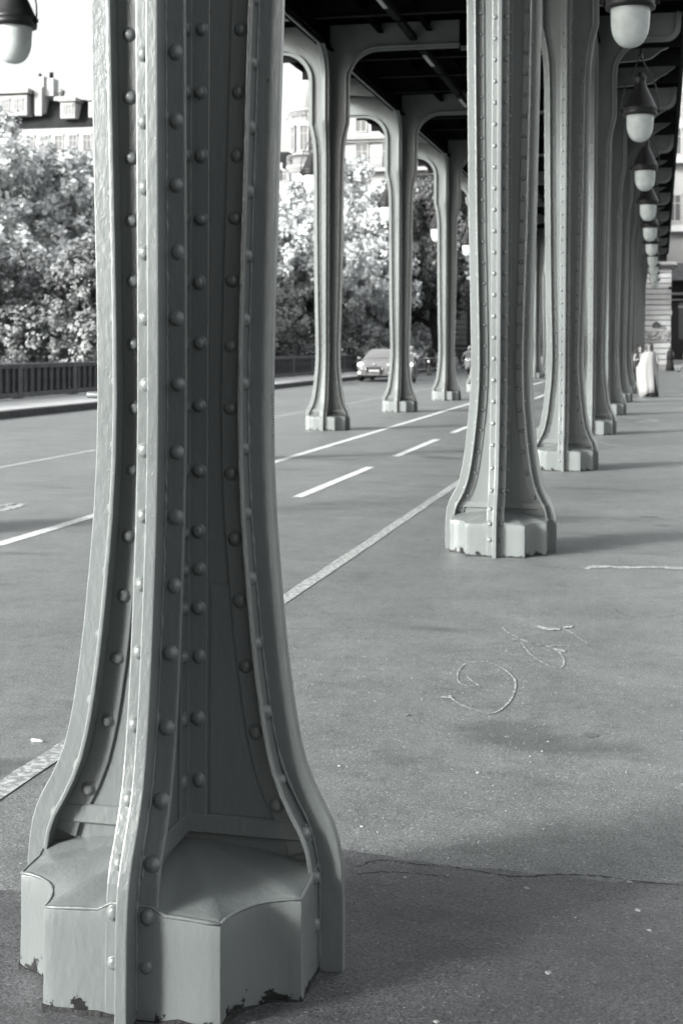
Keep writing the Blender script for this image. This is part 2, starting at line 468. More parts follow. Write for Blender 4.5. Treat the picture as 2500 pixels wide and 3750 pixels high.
def scribble(uv, w, label, blobs=()):
    pts = smooth_curve([gpt(*p) for p in uv])
    b = MB()
    P = [Vector((p[0], p[1], 0)) for p in pts]
    rows = []
    for i, p in enumerate(P):
        d = (P[min(i + 1, len(P) - 1)] - P[max(i - 1, 0)]); d = d.normalized() if d.length > 0 else Vector((1, 0, 0))
        nrm = Vector((-d.y, d.x, 0)); ww = w / 2 * random.uniform(0.5, 1.5)
        rows.append(((p + nrm * ww), (p - nrm * ww)))
    for a, c in rows: b.v.extend([(a.x, a.y, 0.004), (c.x, c.y, 0.004)])
    for i in range(len(P) - 1): b.f.append((2 * i, 2 * i + 1, 2 * i + 3, 2 * i + 2)); b.sm.append(False)
    o = b.obj('painted_scribble', M['chalk'])
    tag(o, label, 'ground marking', 'white scribbles on the asphalt')
    for poly in blobs:
        q = MB(); q.poly([(*gpt(*p), 0.006) for p in poly]); q.obj('paint_blob', M['chalk'], o)
    return o
scribble([(1850, 2262), (1900, 2270), (1965, 2297), (2010, 2302), (2055, 2304), (2090, 2318), (2120, 2340), (2148, 2357), (2130, 2364), (2050, 2367), (1990, 2366), (1930, 2352), (1870, 2325), (1842, 2305), (1848, 2297), (1900, 2296)],
         0.009, 'upper looped white scribble with a thick bar on the asphalt right of centre',
         [[(1965, 2293), (2000, 2302), (2050, 2304), (2048, 2311), (1995, 2311), (1970, 2303)], [(2055, 2299), (2097, 2293), (2090, 2302), (2060, 2303)]])
scribble([(1820, 2330), (1880, 2343), (1950, 2358), (2010, 2372), (2050, 2395), (2063, 2430), (2045, 2448), (2000, 2436), (1950, 2405), (1925, 2380), (1905, 2355)],
         0.009, 'drooping white loop below the barred scribble on the asphalt', [[(2023, 2377), (2070, 2385), (2068, 2392), (2040, 2391)]])
scribble([(1708, 2478), (1725, 2495), (1748, 2511), (1720, 2514), (1685, 2505), (1673, 2485), (1680, 2455), (1705, 2432), (1760, 2425), (1810, 2435), (1855, 2462), (1884, 2495), (1880, 2540), (1860, 2575), (1825, 2605), (1785, 2615), (1730, 2600), (1680, 2580), (1650, 2560), (1615, 2556)],
         0.009, 'large curled white scribble like a number nine, lowest on the asphalt', [[(1610, 2555), (1650, 2550), (1656, 2560), (1625, 2560)]])
scribble([(2135, 2084), (2200, 2076), (2300, 2080), (2400, 2078), (2500, 2083), (2600, 2083)], 0.10, 'broad chalky white streak at the right edge past the second column')
scribble([(2190, 1538), (2260, 1532), (2340, 1535), (2400, 1542), (2330, 1548)], 0.10, 'pale scuffed oval mark on the asphalt beside the fourth right-row column')
scribble([(2190, 1620), (2250, 1632), (2345, 1640)], 0.06, 'pale short scuff on the asphalt beside the third right-row column')
scribble([(-30, 1855), (20, 1850), (60, 1848), (40, 1862), (-30, 1875)], 0.14, 'pale paint splash on the asphalt at the left edge of the picture')

def blotch(c, rx, ry, z, m, name, label, n=18, jag=0.35):
    b = MB(); ph = random.random() * 6
    b.poly([(c[0] + rx * math.cos(2 * PI * k / n) * (1 + random.uniform(-jag, jag)), c[1] + ry * math.sin(2 * PI * k / n) * (1 + random.uniform(-jag, jag)), z) for k in range(n)])
    return tag(b.obj(name, m), label, 'stain')
M['stain'] = mat("dark_oily_patch", 0.10, 0.6, -0.3, 0.3, 14)
M['gum'] = mat("trodden_chewing_gum", 0.26, 0.7, 0.3, 0.2, 40)
blotch(gpt(2372, 1893), 0.10, 0.045, 0.003, M['stain'], 'oil_stain', 'left of two small dark stains on the walkway right of the second column')
blotch(gpt(2418, 1925), 0.09, 0.035, 0.003, M['stain'], 'oil_stain', 'right of two small dark stains on the walkway right of the second column')
blotch(gpt(2162, 2695), 0.035, 0.03, 0.003, M['stain'], 'oil_stain', 'small dark stain on the asphalt below the white scribbles')
def gum(u, v, r, label):
    c = gpt(u, v); b = MB(); n = 12
    rings = [[(c[0] + rr * r * math.cos(2 * PI * k / n) * (1 + 0.15 * math.sin(3 * k + u)), c[1] + rr * r * math.sin(2 * PI * k / n) * (1 + 0.2 * math.cos(2 * k + v)), z) for k in range(n)] for rr, z in ((1, 0.001), (0.85, 0.0035), (0.3, 0.0045))]
    b.quadstrip(rings, smooth=True)
    tag(b.obj('chewing_gum', M['gum']), label, 'chewing gum', 'flattened gum spots on the asphalt')
for u, v, r, lab in [(2008, 3564, .011, 'largest pale gum spot low in the dark foreground'), (1926, 3255, .011, 'oval gum spot at middle right on the shaded asphalt'), (2335, 3335, .011, 'gum spot near the right edge above another gum spot'), (2376, 3408, .007, 'small gum spot near the right edge below another'),
                     (2302, 3232, .010, 'gum spot near the right edge beside the crack'), (1482, 3216, .007, 'small gum spot just right of the column base above the crack'), (1325, 3028, .008, 'gum spot right beside the flared right fin of the nearest column'), (1990, 3038, .006, 'small bright gum spot in mid foreground'),
                     (1940, 2771, .006, 'bright gum fleck, lowest of the little cluster'), (1984, 2752, .006, 'bright gum fleck, middle of the little cluster'), (2006, 2717, .006, 'bright gum fleck, upper right of the little cluster'), (1243, 2806, .009, 'bright gum spot just right of the column below the line'),
                     (1598, 3744, .009, 'gum spot at the very bottom edge of the picture'), (1750, 2830, .010, 'faint gum smear at centre right'), (2292, 2830, .006, 'tiny gum fleck at the right below the stain')]:
    gum(u, v, r, lab)
def crack(uv, w, label):
    pts = smooth_curve([gpt(*p) for p in uv], 10)
    pts = [(p[0] + random.uniform(-.006, .006), p[1] + random.uniform(-.004, .004)) for p in pts]
    ribbon('asphalt_crack', pts, [w * random.choice([.15, .5, .8, 1.1]) for _ in pts], 0.0025, M['crack'], label, 'crack', 'cracks in the asphalt', 0.2)
crack([(1310, 3175), (1360, 3157), (1420, 3153), (1490, 3163), (1560, 3170), (1640, 3172), (1700, 3185), (1800, 3200), (1900, 3212), (2050, 3205), (2200, 3210), (2350, 3232), (2500, 3245)], .008, 'long wavering crack running right from the nearest column base, the upper one')
crack([(1305, 3205), (1380, 3196), (1460, 3197), (1560, 3205), (1650, 3215)], .007, 'short crack just under the long one beside the nearest column')
crack([(2250, 2230), (2262, 2242), (2290, 2254), (2350, 2262), (2420, 2262), (2500, 2250)], .006, 'thin curved dark crack at the right above the scribbles')
# darker asphalt sheet standing in for foreground shade, edged along the crack
shade_edge = []
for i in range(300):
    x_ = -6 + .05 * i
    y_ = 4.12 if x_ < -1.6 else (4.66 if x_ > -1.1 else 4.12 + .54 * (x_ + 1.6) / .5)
    shade_edge.append((x_, y_ + .03 * math.sin(x_ * 4.1) + .015 * math.sin(x_ * 11) + random.uniform(-.012, .012)))
b = MB(); n_ = len(shade_edge)
for x_, y_ in shade_edge: b.v += [(x_, -6.0, .0015), (x_, y_, .0015)]
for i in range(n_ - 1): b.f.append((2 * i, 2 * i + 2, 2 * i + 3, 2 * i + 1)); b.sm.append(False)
tag(b.obj('asphalt_shade_patch', M['asphalt_dark']), kind='structure')
# litter
b = MB(); c = gpt(137, 2716); b.tube([(c[0] - .028, c[1] + .004, .006), (c[0] + .028, c[1] - .006, .006)], .0055, 8)
tag(b.obj('cigarette_end', M['paper']), 'small white cigarette end on the asphalt left of the nearest column', 'litter')
b = MB(); c = gpt(1490, 2623); b.poly([(c[0] - .02, c[1] - .01, .003), (c[0] + .012, c[1] - .004, .012), (c[0] + .024, c[1] + .014, .004), (c[0] - .006, c[1] + .01, .008)])
tag(b.obj('dry_leaf', M['gum']), 'small curled dry leaf on the asphalt right of the nearest column', 'leaf')
# gravelly grit over the near foreground: one countless lot
gv, gf = [], []
rs = np.random.RandomState(3)
for i in range(2600):
    yy = 2.9 + rs.rand() ** 1.6 * 5.5; xx = rs.uniform(-2.6, 0.35)
    if abs(xx - XR) < .45 and abs(yy - ZR) < .45: continue
    s = rs.uniform(.0015, .0042); n0 = len(gv); a = rs.rand() * 3
    for k in range(3): gv.append((xx + s * math.cos(a + 2.1 * k), yy + s * math.sin(a + 2.1 * k), .0005))
    gv.append((xx, yy, s * .9))
    gf += [(n0, n0 + 1, n0 + 3), (n0 + 1, n0 + 2, n0 + 3), (n0 + 2, n0, n0 + 3)]
me = bpy.data.meshes.new('grit'); me.from_pydata(gv, [], gf); me.materials.append(mat("grit_stone", 0.33, 0.8, 0.4, 0.7, 60))
tag(link('grit', me), 'fine grit scattered over the asphalt in the foreground', 'grit', None, 'stuff')

# ------------------------------------------------------------------ the riveted column
FIN = [(0.0, .475), (.14, .475), (.25, .473), (.31, .468), (.36, .459), (.395, .448), (.425, .436), (.455, .420), (.485, .403), (.53, .381), (.585, .360), (.64, .346), (.69, .336), (.75, .326), (.84, .313), (.93, .302), (1.03, .292), (1.15, .281), (1.26, .272), (1.42, .264), (1.58, .261), (1.77, .263),
       (2.0, .268), (2.3, .276), (2.7, .286), (3.2, .295), (3.8, .304), (4.4, .312), (5.0, .318), (5.4, .322), (5.65, .329), (5.8, .340), (5.92, .354), (6.03, .372), (6.13, .393), (6.2, .410), (6.25, .425)]
def fin_r(z):
    for i in range(len(FIN) - 1):
        if FIN[i][0] <= z <= FIN[i + 1][0]:
            t = (z - FIN[i][0]) / (FIN[i + 1][0] - FIN[i][0]); return FIN[i][1] * (1 - t) + FIN[i + 1][1] * t
    return FIN[-1][1]
SOF = 7.74
def arm_path(kind):
    low = [(r, z) for z, r in FIN]
    up = [(.432, 6.29), (.432, 7.15)]
    cx, cz, rad = 1.03, 7.15, .598
    for k in range(1, 11):
        a = PI - (PI / 2) * k / 10
        up.append((cx + rad * math.cos(a), cz + (SOF - 7.15) * math.sin(a)))
    if kind == 'out':
        up.append((1.38, SOF))
        for k in range(1, 8):
            a = -PI / 2 + (PI / 2) * k / 7
            up.append((1.38 + .27 * math.cos(a), SOF + .3 + .3 * math.sin(a)))
        up += [(1.655, 8.2), (1.675, TOPZ)]
    elif kind == 'in': up.append(((XR - XL) / 2, SOF))
    else: up.append((D / 2, SOF))
    return low, up
def sweep(path, lat0, lat1, d0, d1):
    # profile rectangle swept along (r,z) path; depth measured inwards from the path
    rings = []
    n = len(path)
    for i in range(n):
        a = path[max(i - 1, 0)]; c = path[min(i + 1, n - 1)]
        t = Vector((c[0] - a[0], c[1] - a[1])).normalized(); nr = Vector((t.y, -t.x))   # outwards (away from the axis)
        o = Vector(path[i]) - nr * d0; q = Vector(path[i]) - nr * d1
        rings.append([(lat0, o.x, o.y), (lat1, o.x, o.y), (lat1, q.x, q.y), (lat0, q.x, q.y)])
    return rings
def dirT(k):
    # arm k: 0 front (-Y), 1 right (+X), 2 back, 3 left ; returns radial and lateral vectors
    rad = [(0, -1), (1, 0), (0, 1), (-1, 0)][k]
    lat = (-rad[1], rad[0])
    return rad, lat
def place(rings, k):
    rad, lat = dirT(k)
    return [[(p[1] * rad[0] + p[0] * lat[0], p[1] * rad[1] + p[0] * lat[1], p[2]) for p in r] for r in rings]
KINDS = ['long', 'out', 'long', 'in']      # arms of a right-row column; the left row is turned by 180 degrees

def offset_pt(path, i, d):
    n = len(path); a = path[max(i - 1, 0)]; c = path[min(i + 1, n - 1)]
    t = Vector((c[0] - a[0], c[1] - a[1])).normalized(); nr = Vector((t.y, -t.x))
    p = Vector(path[i]) - nr * d
    return p.x, p.y

COLM = {}
def make_column_meshes():
    for k in range(4):
        low, up = arm_path(KINDS[k])
        full = low + up
        # fin: the web plate that stands proud of the flange
        b = MB(); b.quadstrip(place(sweep(full, -.0165, .0165, 0, .078), k)); COLM['fin%d' % k] = bevel(b.mesh('fin', M['paint']), .004, 2)
        b = MB()
        i0 = 5
        fl = low[2:]
        b.quadstrip(place(sweep([(r_, z_) for r_, z_ in low], -.071, .071, .069, .083), k))
        COLM['flange%d' % k] = bevel(b.mesh('flange', M['paint']), .0045, 2)
        b = MB()
        b.quadstrip(place(sweep([(low[-1][0] + .004, low[-1][1])] + up, -.08, .08, .066, .09), k))
        COLM['neck%d' % k] = bevel(b.mesh('neck_flange', M['paint']), .003, 1)
        # the two angle legs riveted on the web
        b = MB()
        lw = [p for p in low if p[1] >= .36]
        for s in (-1, 1):
            b.quadstrip(place(sweep(lw, s * .009, s * .022, .082, .146), k))
        COLM['angle%d' % k] = bevel(b.mesh('edge_angle', M['paint']), .004, 2)
        # web
        b = MB(); rad, lat = dirT(k)
        ip = [offset_pt(full, i, .076) for i in range(len(full))]
        pts = [(r_, z_) for (r_, z_) in ip if z_ > .30]
        split = [i for i, p in enumerate(pts) if p[1] > 7.1][0]
        lowp = [(max(p[0], .02), p[1]) for p in pts[:split + 1]]
        for s in (-1, 1):
            def W(r_, z_): return (rad[0] * r_ + lat[0] * .0095 * s, rad[1] * r_ + lat[1] * .0095 * s, z_)
            base = len(b.v)
            col = lowp + [(lowp[-1][0], TOPZ)]
            for r_, z_ in col: b.v += [W(0, z_), W(r_, z_)]
            for i in range(len(col) - 1): b.f.append((base + 2 * i, base + 2 * i + 1, base + 2 * i + 3, base + 2 * i + 2)); b.sm.append(False)
            base = len(b.v); rest = pts[split:]
            for r_, z_ in rest: b.v += [W(r_, z_), W(r_, TOPZ + .001)]
            for i in range(len(rest) - 1): b.f.append((base + 2 * i, base + 2 * i + 1, base + 2 * i + 3, base + 2 * i + 2)); b.sm.append(False)
        COLM['web%d' % k] = b.mesh('web', M['paint'])
        # bottom strip on both faces of the web and the thicker patch plate
        b = MB()
        r1 = lambda z: fin_r(z) - .05 - .02
        for s in (-1, 1):
            ring = []
            for z_, th in ((.362, .030), (.415, .024)):
                ring.append([(rad[0] * r_ + lat[0] * t_ * s, rad[1] * r_ + lat[1] * t_ * s, z_) for r_, t_ in ((.02, .009), (.02, th), (r1(z_), th), (r1(z_), .009))])
            b.quadstrip(ring)
        COLM['strip%d' % k] = bevel(b.mesh('bottom_strip', M['paint']), .004, 1)
        b = MB()
        zs = [.415, .55, .7, .85, 1.0, 1.07]
        for s in (-1, 1):
            ring = [[(rad[0] * r_ + lat[0] * t_ * s, rad[1] * r_ + lat[1] * t_ * s, z_) for r_, t_ in ((.085, .009), (.085, .0135), (fin_r(z_) - .13, .0135), (fin_r(z_) - .13, .009))] for z_ in zs]
            b.quadstrip(ring)
        COLM['patch%d' % k] = b.mesh('patch_plate', M['paint'])
    # corner angles
    for q in range(4):
        b = MB(); sx = 1 if q in (0, 1) else -1; sy = -1 if q in (0, 3) else 1
        sec = [(.009, .009), (.078, .009), (.078, .021), (.021, .021), (.021, .078), (.009, .078)]
        zz = [.36] + [.6 + .6 * i for i in range(12)]
        rings = [[(sx * a, sy * c, z_) for a, c in sec] for z_ in zz + [7.75]]
        b.quadstrip(rings); COLM['corner%d' % q] = bevel(b.mesh('corner_angle', M['paint']), .004, 2)
    # cast base block with scooped corners
    B, C1, C2 = .404, .243, .205
    out = []
    def arc(cx, cy, rx, ry, a0, a1, n=9): return [(cx + rx * math.cos(a0 + (a1 - a0) * i / n), cy + ry * math.sin(a0 + (a1 - a0) * i / n)) for i in range(n + 1)]
    rx, ry = B - C1, B - C2
    out += arc(B, -B, rx, ry, PI, PI / 2)       # front right scoop: from (C1,-B) to (B,-C2)
    out += arc(B, B, rx, ry, -PI / 2, -PI)
    out += arc(-B, B, rx, ry, 0, -PI / 2)
    out += arc(-B, -B, rx, ry, PI / 2, 0)
    dense = []
    for i, p in enumerate(out):
        q_ = out[(i + 1) % len(out)]; L_ = math.hypot(q_[0] - p[0], q_[1] - p[1]); n_ = max(1, int(L_ / .035)); 
        if L_ < 1e-5: continue
        for j in range(n_): dense.append((p[0] + (q_[0] - p[0]) * j / n_, p[1] + (q_[1] - p[1]) * j / n_))
    out = dense
    def edge_h(x, y_):
        d_ = min(abs(x), abs(y_)); t = max(0.0, min(1.0, (.095 - d_) / .03)); t = t * t * (3 - 2 * t)
        return .270 + .020 * t + .008 * max(0.0, min(1.0, (.24 - d_) / .12))
    b = MB()
    rings = [[(x * s_, y_ * s_, z_) for x, y_ in out] for s_, z_ in ((1.006, -.03), (1.004, .02), (1.0, .12), (1.0, .22))]
    for s_, dz in ((1.0, -.010), (.994, -.002), (.984, .001)): rings.append([(x * s_, y_ * s_, edge_h(x, y_) + dz) for x, y_ in out])
    for s_ in (.93, .85, .75, .62, .48, .34, .22):
        t = ((.984 - s_) / .76) ** .75
        rings.append([(x * s_, y_ * s_, (edge_h(x, y_) - .003) * (1 - t) + .340 * t) for x, y_ in out])
    b.quadstrip(rings, smooth=False)
    me = b.mesh('base_block', M['block'])
    # soft unevenness of a hand painted casting
    rnd = random.Random(5)
    me = bevel(me, .005, 2, 50)
    bm = bmesh.new(); bm.from_mesh(me)
    for f_ in bm.faces: f_.smooth = True
    for e_ in bm.edges: e_.smooth = not (len(e_.link_faces) == 2 and e_.calc_face_angle(0) > R(32))
    bm.to_mesh(me); bm.free(); COLM['block'] = me
    rim = MB(); rr = random.Random(3)
    ring_ = [(x * .992, y_ * .992, edge_h(x, y_) - .001) for x, y_ in out]
    rim.tube(ring_ + [ring_[0]], [rr.uniform(.0035, .006) for _ in range(len(ring_) + 1)], 6); COLM['rim'] = rim.mesh('paint_rim', M['paint'])
    # rough tar joint at the foot
    b = MB(); rr = random.Random(11)
    n = len(out); ro, ri, rt = [], [], []
    for i, (x, y_) in enumerate(out):
        s = 1.006 + .022 * rr.random(); ro.append((x * s, y_ * s, .001))
        h = max(.002, .008 + .012 * math.sin(i * .9) * math.sin(i * .37 + 1) + rr.uniform(-.004, .006)); rt.append((x * 1.012, y_ * 1.012, h)); ri.append((x * .98, y_ * .98, h))
    b.quadstrip([ro, rt, ri], cap=False)
    COLM['tar'] = b.mesh('tar_joint', M['tar'])
make_column_meshes()

def rivet_mesh(m, n=12, r=.0175, h=.0135):
    b = MB(); prof = [(r * 1.3, -.002), (r * 1.22, .0012), (r * 1.02, .0022), (r * .93, h * .5), (r * .7, h * .82), (r * .35, h * .97), (r * .01, h)]
    b.lathe(prof, n); return b.mesh('rivet', m)
RIV_HI = rivet_mesh(M['paint'], 14)
RIV_LO = rivet_mesh(M['paint'], 7)
def zs_from(start, step, top): 
    o = []; z = start
    while z < top: o.append(z); z += step
    return o
Z_FL = [.142, .28, .423, .563, .737, .923] + zs_from(1.103, .1785, 6.15)
Z_IN = [.512, .688, .866, 1.004, 1.111, 1.216] + zs_from(1.394, .1775, 7.3)
Z_OUT = [.513, .685, .859, 1.038, 1.211, 1.392] + zs_from(1.568, .1775, 6.1)
def rivet_places():
    """(position, outward normal, arm, face side) for every rivet of one column"""
    out = []
    for k in range(4):
        rad, lat = dirT(k)
        def V(r_, l_, z_): return Vector((rad[0] * r_ + lat[0] * l_, rad[1] * r_ + lat[1] * l_, z_))
        for s in (-1, 1):
            for z_ in Z_FL:
                e = .01; dr = (fin_r(z_ + e) - fin_r(z_ - e)) / (2 * e); nv = Vector((1, -dr)).normalized()
                rr = fin_r(z_) - nv.x * .069; zz = z_ - nv.y * .069
                if z_ < .3: rr = .4045
                out.append((V(rr, s * .045, zz), V(nv.x, 0, nv.y), k, s, 'fl'))
            for z_ in Z_IN: out.append((V(.052, s * .021, z_), V(0, s, 0), k, s, 'in'))
            for z_ in Z_OUT:
                e = .01; dr = (fin_r(z_ + e) - fin_r(z_ - e)) / (2 * e); nv = Vector((1, -dr)).normalized()
                rr = fin_r(z_) - nv.x * .118; zz = z_ - nv.y * .118
                if zz > .45: out.append((V(rr, s * .022, zz), V(0, s, 0), k, s, 'out'))
    return out
RP = rivet_places()
def joined_rivets(sel, name):
    src = RIV_LO; sv = [v.co.copy() for v in src.vertices]; sf = [tuple(p.vertices) for p in src.polygons]
    V_, F_ = [], []
    for p, nrm, *_ in sel:
        q = nrm.to_track_quat('Z', 'Y'); n0 = len(V_)
        V_.extend([tuple(p + q @ c) for c in sv]); F_.extend([tuple(n0 + i for i in f) for f in sf])
    me = bpy.data.meshes.new(name); me.from_pydata(V_, [], F_); me.materials.append(M['paint'])
    me.polygons.foreach_set("use_smooth", [True] * len(F_)); me.update(); return me
ALL_RIV = joined_rivets(RP, 'rivet_rows')
def facing(p, side_pos):
    # side of the camera: front (-Y) and right (+X) looking faces plus the left-looking ones near the outline
    return p[1].y < .3
def column(x, y, label, near=None, flip=False):
    root = empty('viaduct_column', (x, y, 0), label, 'column', 'riveted steel columns of the viaduct', PI if flip else 0)
    for k in range(4):
        for nm, key in (('fin', 'fin'), ('flange', 'flange'), ('neck_flange', 'neck'), ('edge_angle', 'angle'), ('web', 'web'), ('bottom_strip', 'strip'), ('patch_plate', 'patch')):
            link(nm, COLM[key + str(k)], root)
    for q in range(4): link('corner_angle', COLM['corner%d' % q], root)
    link('base_block', COLM['block'], root)
    link('tar_joint', COLM['tar'], root); link('paint_rim', COLM['rim'], root)
    if near is None:
        o = link('rivet_rows', ALL_RIV, root); o['kind'] = 'stuff'
    else:
        zt, mesh_, filt = near
        sel = [r for r in RP if r[0].z < zt and filt(r)]
        rest = [r for r in RP if not (r[0].z < zt and filt(r))]
        print('individual rivets', len(sel))
        for p, nrm, *_ in sel:
            o = link('rivet', mesh_, root, p + Vector((random.uniform(-.0025, .0025), 0, random.uniform(-.004, .004))) if mesh_ is RIV_HI and abs(nrm.y) > .5 else p); o.rotation_mode = 'QUATERNION'
            o.rotation_quaternion = nrm.to_track_quat('Z', 'Y')
            o.scale = [random.uniform(.9, 1.1), random.uniform(.9, 1.1), random.uniform(.75, 1.1)] if mesh_ is RIV_HI else (1, 1, 1)
        o = link('rivet_rows', joined_rivets(rest, 'rivet_rows'), root); o['kind'] = 'stuff'
    return root
def filt1(r):
    p, nrm, k, s, t = r
    if k == 2: return False
    if t == 'fl': return True
    return nrm.y < -.5 or (k == 0 and abs(nrm.x) > .5)
def filt2(r):
    p, nrm, k, s, t = r
    if k == 2: return False
    if t == 'fl': return k in (0,) or (k in (1, 3) and p.y < 0)
    return nrm.y < -.5
right_labels = ['huge riveted steel column filling the left foreground, nearest to the viewer',
 'riveted steel column at right of centre standing alone on the asphalt, second of the right row',
 'third column of the right row, its base half hidden by the flared foot of the second',
 'fourth column of the right row, its scooped base seen between the third column and a dark shadow',
 'fifth column of the right row, foot with black chipped lower edge',
 'sixth column of the right row, a narrow strip left of the person in black',
 'seventh column of the right row, touching the person in black hood',
 'eighth column of the right row, thin strip behind the person in black',
 'ninth column of the right row, very thin strip left of the stone pier',
 'tenth column of the right row, very thin strip left of the stone pier',
 'eleventh column of the right row, sliver almost at the stone pier',
 'twelfth and last column of the right row, sliver beside the stone pier']
cols_r = []
for i, lab in enumerate(right_labels):
    near = (3.05, RIV_HI, filt1) if i == 0 else ((4.75, RIV_LO, filt2) if i == 1 else None)
    cols_r.append(column(XR, ZR + i * D, lab, near))
left_labels = {-2: 'left-row column standing just outside the left edge of the picture', -1: 'left-row column hidden behind the huge nearest column',
 0: 'left-row column nearest to view, just right of the huge foreground column', 1: 'left-row column overlapping the right side of the silver car',
 2: 'left-row column just right of the cyclist', 3: 'left-row column whose foot touches the left edge of the second right-row column'}
for i in range(-2, 10):
    lab = left_labels.get(i, 'left-row column mostly hidden behind the second right-row column, number %s from the front' % ['fifth', 'sixth', 'seventh', 'eighth', 'ninth', 'tenth', 'eleventh'][i - 4] if i >= 4 else '')
    column(XL, ZL + i * D, lab, None, True)

# unseen pier added behind the viewer to throw shade over the foreground
shade_pier = empty('stone_pier', (0, 0, 0), 'unseen stone pier added behind the viewer to shade the foreground', 'pier')
b = MB(); b.box(-6.3, -1.2, -9.0, -3.8, 0, 8.28); b.obj('pier', M['stone_grey'], shade_pier)
b = MB(); b.box(-5.4, -.5, -3.795, -.9, 0, 2.75); b.obj('plinth', M['stone_grey'], shade_pier)
b = MB(); b.box(-5.5, -.4, -3.79, -.8, 2.753, 2.9); b.obj('shade_coping', M['stone_grey'], shade_pier)
# little things fixed to the nearest column
root1 = cols_r[0]
b = MB(); zz = 1.60; r0 = fin_r(zz)
b.lathe([(.001, 0), (.0085, .001), (.0095, .004), (.0095, .045), (.0095, .06)], 12, (-(r0 + .036), -.003, zz), axis='x')
b.obj('bolt_stub', M['paint'], root1)
b = MB()
for i in range(16):
    zz = 1.495 + .0078 * i; rr = random.uniform(.0035, .0052)
    b.ell((fin_r(zz) + .002, -.013 + random.uniform(-.002, .002), zz), (rr, rr, rr * .8), 8, 5)
o = b.obj('paint_lumps', M['paint'], root1); o['label'] = 'knobbly painted-over lumps on the right fin edge'
def bead(k, s):
    rad, lat = dirT(k); rr = random.Random(k * 7 + s); pts = []; rd = []
    z_ = .02
    while z_ < 3.2:
        r_ = fin_r(z_) - .069 + .002; l_ = s * (.0175 + rr.uniform(-.001, .001))
        if z_ < .3: r_ = .408
        pts.append((rad[0] * r_ + lat[0] * l_, rad[1] * r_ + lat[1] * l_, z_)); rd.append(rr.choice([.0026, .0035, .0045, .006])); z_ += rr.uniform(.008, .02)
    m_ = MB(); m_.tube(pts, rd, 6); o = m_.obj('paint_bead', M['paint'], root1); return o
for k in (0, 1): 
    bead(k, 1); bead(k, -1)

# ------------------------------------------------------------------ viaduct deck above
deck = empty('viaduct_deck', (0, 0, 0), 'dark riveted underside of the elevated railway deck carried by the columns', 'viaduct')
Y0 = -30.0
b = MB(); b.box(XL - 1.78, XR + 1.78, Y0, DECK_END, 8.42, 9.3); b.obj('deck_slab', M['deck_shade'], deck)
for x in (XL - 1.80, XR + 1.70):
    b = MB(); b.box(x, x + .10, Y0, DECK_END, TOPZ + .003, 9.5); b.box(x - .06, x + .16, Y0, DECK_END, 9.5, 9.62); b.obj('edge_girder', M['steel_deck'], deck)
for x in (XL, XR):
    b = MB(); b.box(x - .012, x + .012, Y0, DECK_END, SOF + .1, 8.415); b.box(x - .11, x + .11, Y0, DECK_END, SOF + .03, SOF + .055); b.obj('row_girder', M['deck_shade'], deck)
for i in range(-4, 13):
    y = ZR + i * D
    b = MB(); b.box(XL + .5, XR - .5, y - .013, y + .013, SOF + .1, 8.415); b.box(XL + .9, XR - .9, y - .10, y + .10, SOF + .07, SOF + .09); b.obj('cross_beam', M['deck_shade'], deck)
    for q in (1, 2, 3):
        yy = y + D * q / 4
        b = MB(); b.box(XL - 1.7, XR + 1.7, yy - .012, yy + .012, 8.05, 8.415); b.box(XL + .13, XR - .13, yy - .07, yy + .07, 8.03, 8.05); b.obj('cross_beam', M['steel_deck'], deck)
for x in (-5.6, -4.6, -3.4, -2.4):
    b = MB(); b.box(x - .012, x + .012, Y0, DECK_END, 8.12, 8.416); b.box(x - .06, x + .06, Y0, DECK_END, 8.1, 8.12); b.obj('stringer', M['deck_shade'], deck)
cd = empty('cable_duct', (0, 0, 0), 'long segmented cable duct hung under the dark deck left of the second column', 'duct')
cm_ = MB(); cm_.box(-.07, .07, 0, 2.55, -.06, .05); cme = bevel(cm_.mesh('duct_segment', M['steel_deck']), .008)
cm2 = MB(); cm2.box(-.055, .02, 0, 1.1, -.085, -.062); cme2 = cm2.mesh('light_strip', mat('galvanised_tray', .32, .5, .3))
yy = 2.0; i = 0
while yy < 98:
    o = link('duct_segment', cme, cd, (-4.93, yy, 7.98)); 
    if i % 2 == 0: link('light_strip', cme2, o, (0, .4, 0))
    yy += 2.7; i += 1
# wavy intermediate brackets under the deck edge (two per bay on each side)
def wavy(sign):
    b = MB(); pts = []
    for i in range(15):
        t = i / 14; x = .1 + 1.5 * t; z = 7.99 + .10 * math.tanh((t - .72) * 14) * 1 + .08 * t + (.16 * max(0, t - .85) / .15)
        pts.append((x, z))
    rings = [[(sign * x, -.05, z), (sign * x, .05, z), (sign * x, .05, z + .018), (sign * x, -.05, z + .018)] for x, z in pts]
    b.quadstrip(rings)
    rings = [[(sign * x, -.008, z + .015), (sign * x, .008, z + .015), (sign * x, .008, 8.418), (sign * x, -.008, 8.418)] for x, z in pts]
    b.quadstrip(rings); return b.mesh('edge_bracket', M['paint_far'])
wr, wlft = wavy(1), wavy(-1)
for i in range(-1, 12):
    for q in (.335, .69):
        link('edge_bracket', wr, deck, (XR, ZR + (i + q) * D, 0)); link('edge_bracket', wlft, deck, (XL, ZR + (i + q) * D, 0))

